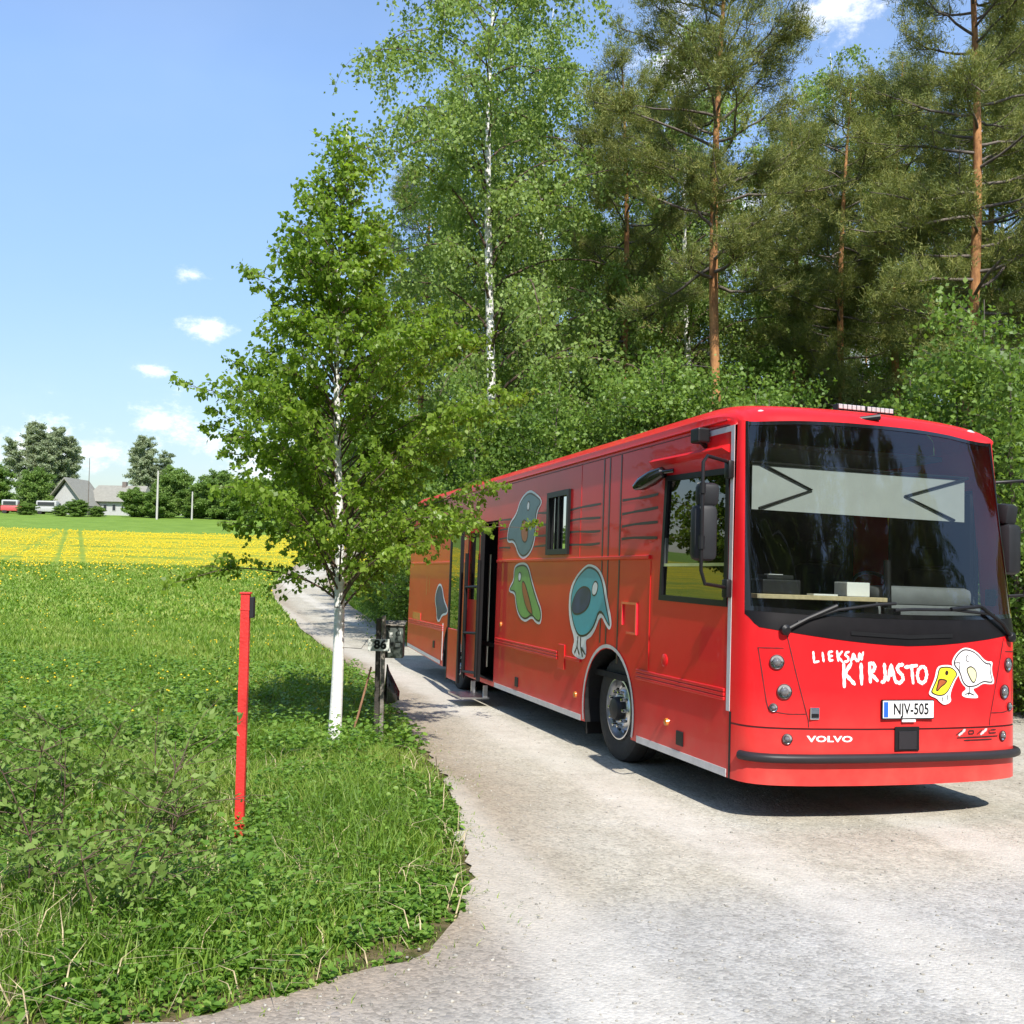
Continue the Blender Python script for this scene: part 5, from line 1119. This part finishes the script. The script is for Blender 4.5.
# dry stalks in the ditch
r = RS(102); x, y = ground_patch(12000, -6.5, .3, 3.7, 9, r); dch = np.exp(-((y-6.0)/.8)**2); k = r.rand(len(x)) < .15+.6*dch*(x < -.9)+.45*(y < 5.4)*(x < -1.6); x, y = x[k], y[k]
v, q, t, c = blades(x, y, .10+.22*r.rand(len(x)), .004+.004*r.rand(len(x)), r, 1.4); tag(obj('dry_stalks', me_np('dry_stalks', v, quads=q, tris=t, tint=np.concatenate([c, c])), M['straw']), 'dry straw coloured stalks lying in the ditch grass', 'dead grass', kind='stuff')
# leafy herbs: stems with pairs of ovate leaves
def herbs(x, y, hgt, r, ls, nl=12, spread=.5):
    n = len(x); P, D, TT = [], [], []; z = H(x, y)
    for j in range(nl):
        f = (j+.6)/nl; a = j*2.4+r.rand(n)*1.5; rad = hgt*spread*(.25+.75*(1-f))*r.rand(n); P.append(np.stack([x+rad*np.cos(a), y+rad*np.sin(a), z+hgt*f], 1)); D.append(np.stack([np.cos(a), np.sin(a), .35*r.randn(n)+.1], 1)); TT.append(.22*(f-.5)+.12*r.randn(n))
    return np.concatenate(P), np.concatenate(D), np.concatenate(TT), np.tile(ls, nl)
r = RS(103); LP, LD_, LC, LS = [], [], [], []
def add_herbs(*a, **k):
    p, d, c, s = herbs(*a, **k); LP.append(p); LD_.append(d); LC.append(c); LS.append(s)
x, y = ground_patch(9500, -1.9, .6, 3.7, 8.2, r); d, e = fuzzy(x, y, .35); cc = .5+.5*np.sin(x*4.1+np.sin(y*3)*1.5)*np.sin(y*3.3+x); k = r.rand(len(x)) < (.3+.4*e)*(.25+cc); x, y = x[k], y[k]; add_herbs(x, y, (.04+.20*r.rand(len(x))**1.5)*(.3+.7*np.clip(dist_poly(x, y)/.6, 0, 1)), r, .018+.026*r.rand(len(x)), nl=11)
x, y = ground_patch(15000, -7, -1.2, 4.0, 10.0, r); pt = np.sin(x*1.3+1)+np.sin(y*1.6+x*.6); k = r.rand(len(x)) < (.22+.25*pt)*np.clip(np.hypot(x-PX0, y-PY0)/.5-.5, 0, 1); x, y = x[k], y[k]; add_herbs(x, y, .10+.36*r.rand(len(x))**1.4, r, .022+.036*r.rand(len(x)), nl=14)
x, y = ground_patch(5200, -9, 0, 9.5, 18, r); k = r.rand(len(x)) < .5; x, y = x[k], y[k]; add_herbs(x, y, .10+.2*r.rand(len(x)), r, .045+.03*r.rand(len(x)), nl=10)
x, y = ground_patch(6000, -2, 18, 15, 30, r); k = (x > -.28*y+4.0); x, y = x[k], y[k]; add_herbs(x, y, .3+.5*r.rand(len(x)), r, .08+.05*r.rand(len(x)), nl=14)
def leaves_var(name, P, D, size, r, aspect, fold, clump):
    n = len(P); D = unit(D); q = unit(np.cross(D, np.array([[0, 0, 1.]])+.35*r.randn(n, 3))); nn = np.cross(q, D); s = size[:, None]
    V = np.stack([P, P+D*s*.3+q*s*aspect*.42+nn*s*fold, P+D*s*.7+q*s*aspect*.36+nn*s*fold*.8, P+D*s, P+D*s*.7-q*s*aspect*.36+nn*s*fold*.8, P+D*s*.3-q*s*aspect*.42+nn*s*fold], 1).reshape(-1, 3)
    o = np.arange(n)*6; Q = np.concatenate([np.stack([o, o+1, o+2, o+3], 1), np.stack([o, o+3, o+4, o+5], 1)]); t = np.clip(.5+.2*r.randn(n)+clump, 0, 1)
    return me_np(name, V, quads=Q, tint=np.concatenate([t, t]))
tag(obj('leafy_herbs', leaves_var('leafy_herbs', np.concatenate(LP), np.concatenate(LD_), np.concatenate(LS), r, .8, .12, np.concatenate(LC)), M['herb']), 'leafy green weeds and herbs filling the verge and ditch', 'weeds', kind='stuff')
# dandelions: flat topped little flower heads on the meadow and the far field
r = RS(104); Vs, Ts, nn_ = [], [], 0
def flowers(x, y, s, h):
    global nn_
    n = len(x); z = H(x, y)+h; a = r.rand(n)*6.28; k = 6; P = []
    for j in range(k): P.append(np.stack([x+s*np.cos(a+j*6.283/k), y+s*np.sin(a+j*6.283/k), z-.25*s], 1))
    P.append(np.stack([x, y, z+.5*s], 1)); P.append(np.stack([x, y, z-.8*s], 1)); V = np.stack(P, 1).reshape(-1, 3); o = np.arange(n)*8+nn_
    for j in range(k): Ts.append(np.stack([o+j, o+(j+1) % k, o+6], 1)); Ts.append(np.stack([o+(j+1) % k, o+j, o+7], 1))
    Vs.append(V); nn_ += len(V)
x, y = ground_patch(450, -9, -.2, 7, 24, r); k = (np.sin(x*.9)+np.sin(y*.7+x*.3)+r.randn(len(x))*.6) > .5; x, y = x[k], y[k]; flowers(x, y, .016+.008*r.rand(len(x)), .16+.08*r.rand(len(x)))
x, y = ground_patch(1100, -26, 0, 20, 48, r); k = r.rand(len(x)) < np.clip((y-16)/60, .03, .6); x, y = x[k], y[k]; flowers(x, y, .022+.010*r.rand(len(x)), .17+.1*r.rand(len(x)))
x, y = ground_patch(30000, -66, -5, 42, BLOOM[2], r); pat = np.sin(y*.45+np.sin(x*.12)*2)+.8*np.sin(y*1.3+x*.2); k = r.rand(len(x)) < np.clip((y-46)/36, 0, 1)**2*np.clip(.55+.28*pat, .08, 1)
for a_, b_, w_ in TRACKS: k &= np.abs(x-(a_+b_*y)) > w_*.7
x, y = x[k], y[k]; flowers(x, y, .055+.035*r.rand(len(x)), .20+.12*r.rand(len(x)))
tag(obj('dandelion_flowers', me_np('dandelion_flowers', np.concatenate(Vs), tris=np.concatenate(Ts)), M['flower']), 'yellow dandelion flowers spread over the meadow', 'flowers', kind='stuff')

# ------------------------------------------------------------------ posts and the mailbox
M['postred'] = mat('red_painted_post', (.66, .035, .03), .5, var=.3, scale=7, bmp=.25)
M['oldwood'] = mat('weathered_dark_wood', (.05, .043, .036), .9, var=.5, scale=14, bmp=.5)
M['oldgrey'] = mat('weathered_grey_wood', (.20, .18, .15), .9, var=.5, scale=18, bmp=.5)
M['mailgreen'] = mat('worn_dark_box', (.06, .075, .065), .6, var=.5, scale=9)
M['stickw'] = mat('peeling_sticker', (.5, .52, .48), .7, var=.3, scale=30)
p = G(239, 846); r0 = empty('red_post', (p.x, p.y, p.z-.12)); tag(r0, 'bright red slim post standing alone in the ditch grass', 'post')
hp = 1.46*p.y/5.9+.12; wv = .030
MB().box(-wv, wv, -.022, .022, 0, hp, bev=.004).build('post', M['postred'], r0)
MB().box(-wv-.006, wv+.006, -.028, .028, hp, hp+.012, bev=.003).box(-wv-.002, wv+.002, -.026, .026, hp-.11, hp-.10).build('cap', M['postred'], r0)
MB().box(wv, wv+.028, -.02, .03, hp-.16, hp-.02, bev=.004).build('marker_box', M['darkgrey'], r0)
p = G(379, 742); D = p.y; k = D/F_PX; Zt = lambda py: (742-py)*k
q = empty('mailbox_post', (p.x, p.y, p.z-.1)); tag(q, 'dark weathered double wooden post carrying the mailbox beside the young birch', 'post')
MB().box(-.055, -.005, -.03, .03, 0, Zt(620)+.1, bev=.006).build('post', M['oldwood'], q); MB().box(.002, .042, -.025, .02, 0, Zt(617)+.1, bev=.006).build('post', M['oldgrey'], q)
pl2 = empty('number_sign', (p.x-.035, p.y-.045, p.z+Zt(652))); tag(pl2, 'small pale sign reading 86 on the dark wooden post', 'sign')
MB().box(-.095, .125, 0, .008, 0, .125, bev=.003).build('sign_plate', M['stickw'], pl2)
Vt, Ft = text_mesh('86', .125, 1.05, .005, 1.0); MB().add([(.03+a, -.0035, .065+b_) for a, b_ in Vt], Ft).build('sign_number', M['black'], pl2)
mb = empty('mailbox', (p.x+.12, p.y+.12, p.z+Zt(660))); tag(mb, 'worn dark mailbox with pale stickers behind the numbered post', 'mailbox')
MB().box(-.10, .10, -.05, .12, 0, .34, bev=.012).build('box_body', M['mailgreen'], mb, True); MB().add([(-.115, -.07, .34), (.115, -.07, .34), (.115, .14, .37), (-.115, .14, .37), (-.115, -.07, .352), (.115, -.07, .352), (.115, .14, .382), (-.115, .14, .382)], [(0, 1, 2, 3), (4, 5, 6, 7), (0, 1, 5, 4), (1, 2, 6, 5), (2, 3, 7, 6), (3, 0, 4, 7)]).build('lid', M['oldgrey'], mb)
for sx2, sz2, w2, h2 in ((-.05, .22, .04, .05), (.02, .12, .05, .04), (.04, .25, .035, .03), (-.06, .06, .03, .05)): MB().box(sx2, sx2+w2, -.053, -.050, sz2, sz2+h2).build('sticker', M['stickw'], mb)
bg_ = empty('black_bag', (p.x+.06, p.y+.03, p.z+Zt(704))); tag(bg_, 'black plastic bag hanging on the right of the mailbox post', 'bag')
vb = MB(); prf = [(0, .06), (.03, .10), (.12, .105), (.24, .06), (.34, .02), (.40, .008)]
for i, (zz, w_) in enumerate(prf): pass
V = []
for zz, w_ in prf:
    for j in range(12): a = j*math.pi/6; V.append((w_*.55+w_*.8*math.cos(a)*(1+.08*math.sin(3*a)), .045*math.sin(a)*(w_/.1+.2), zz))
vb.add(V, [(i*12+j, i*12+(j+1) % 12, (i+1)*12+(j+1) % 12, (i+1)*12+j) for i in range(5) for j in range(12)]+[tuple(range(12))]).build('bag', M['blackgloss'], bg_, True)
sk = empty('leaning_stick', p+Vector((0, -.1, 0))); tag(sk, 'thin reddish brown stick leaning against the dark wooden post', 'stick')
MB().tube([(-.32, .05, -.05), (-.22, .05, .26), (-.09, .04, .78)], [.014, .012, .010], 8).build('stick', mat('reddish_stick', (.32, .17, .10), .8, var=.3), sk)
wr = MB().tube([(b.x+.05, b.y, b.z+1.0), (b.x+.25, b.y+.06, b.z+.985), (p.x-.13, p.y-.03, p.z+Zt(640))], .004, 6).build('wire', M['oldgrey']); tag(wr, 'thin wire tied between the birch stem and the number sign', 'wire')
# dry and leafing saplings in the lower left
def sapling(px, py, h, lab, seed, n=13, lean=0.0, leafy_=1.0):
    r = RS(seed); T = Tubes(); P, D = [], []
    for s in range(3):
        st = curve_branch([.05*r.randn(), .05*r.randn(), -.05], r.rand()*6.28, 1.5-.25*r.rand(), h*(1-.25*s*r.rand()), -.1, r, 9, .06); T.add(st, np.linspace(.006, .002, 10), 6)
        for k in range(n):
            i = 2+int(7*r.rand()); br = curve_branch(st[i], r.rand()*6.28, .6*r.rand()+.2, .15+.38*r.rand(), -.3, r, 5, .16); T.add(br, np.linspace(.003, .0012, 6), 4); q_ = int((12+14*r.rand())*leafy_)
            if q_: S, SD, _ = sample_on(br, q_, r, .2); P.append(S+.015*r.randn(q_, 3)); D.append(SD*.5+.8*r.randn(q_, 3)+[0, 0, .1])
    g0 = G(px, py); root = empty('sapling', g0); tag(root, lab, 'sapling'); obj('stem', T.mesh('stem'), M['twig'], root)
    P = np.concatenate(P); obj('leaves', leaves_mesh('leaves', P, np.concatenate(D),   .048, r, .5, .1, .30+.05*r.randn(len(P))), M['hedgeleaf'], root)
sapling(55, 905, 1.0, 'leafing sapling with bare brown twigs in the lower left corner', 201)
sapling(120, 930, .95, 'thin pale leaved sapling right of the lower left corner twigs', 202)
sapling(170, 850, 1.0, 'small sapling left of the red post', 203, leafy_=1.3)
sapling(15, 840, 1.15, 'pale leaved sapling at the left edge of the photo', 204)
sapling(85, 800, .9, 'sapling further back in the weeds left of the red post', 205)
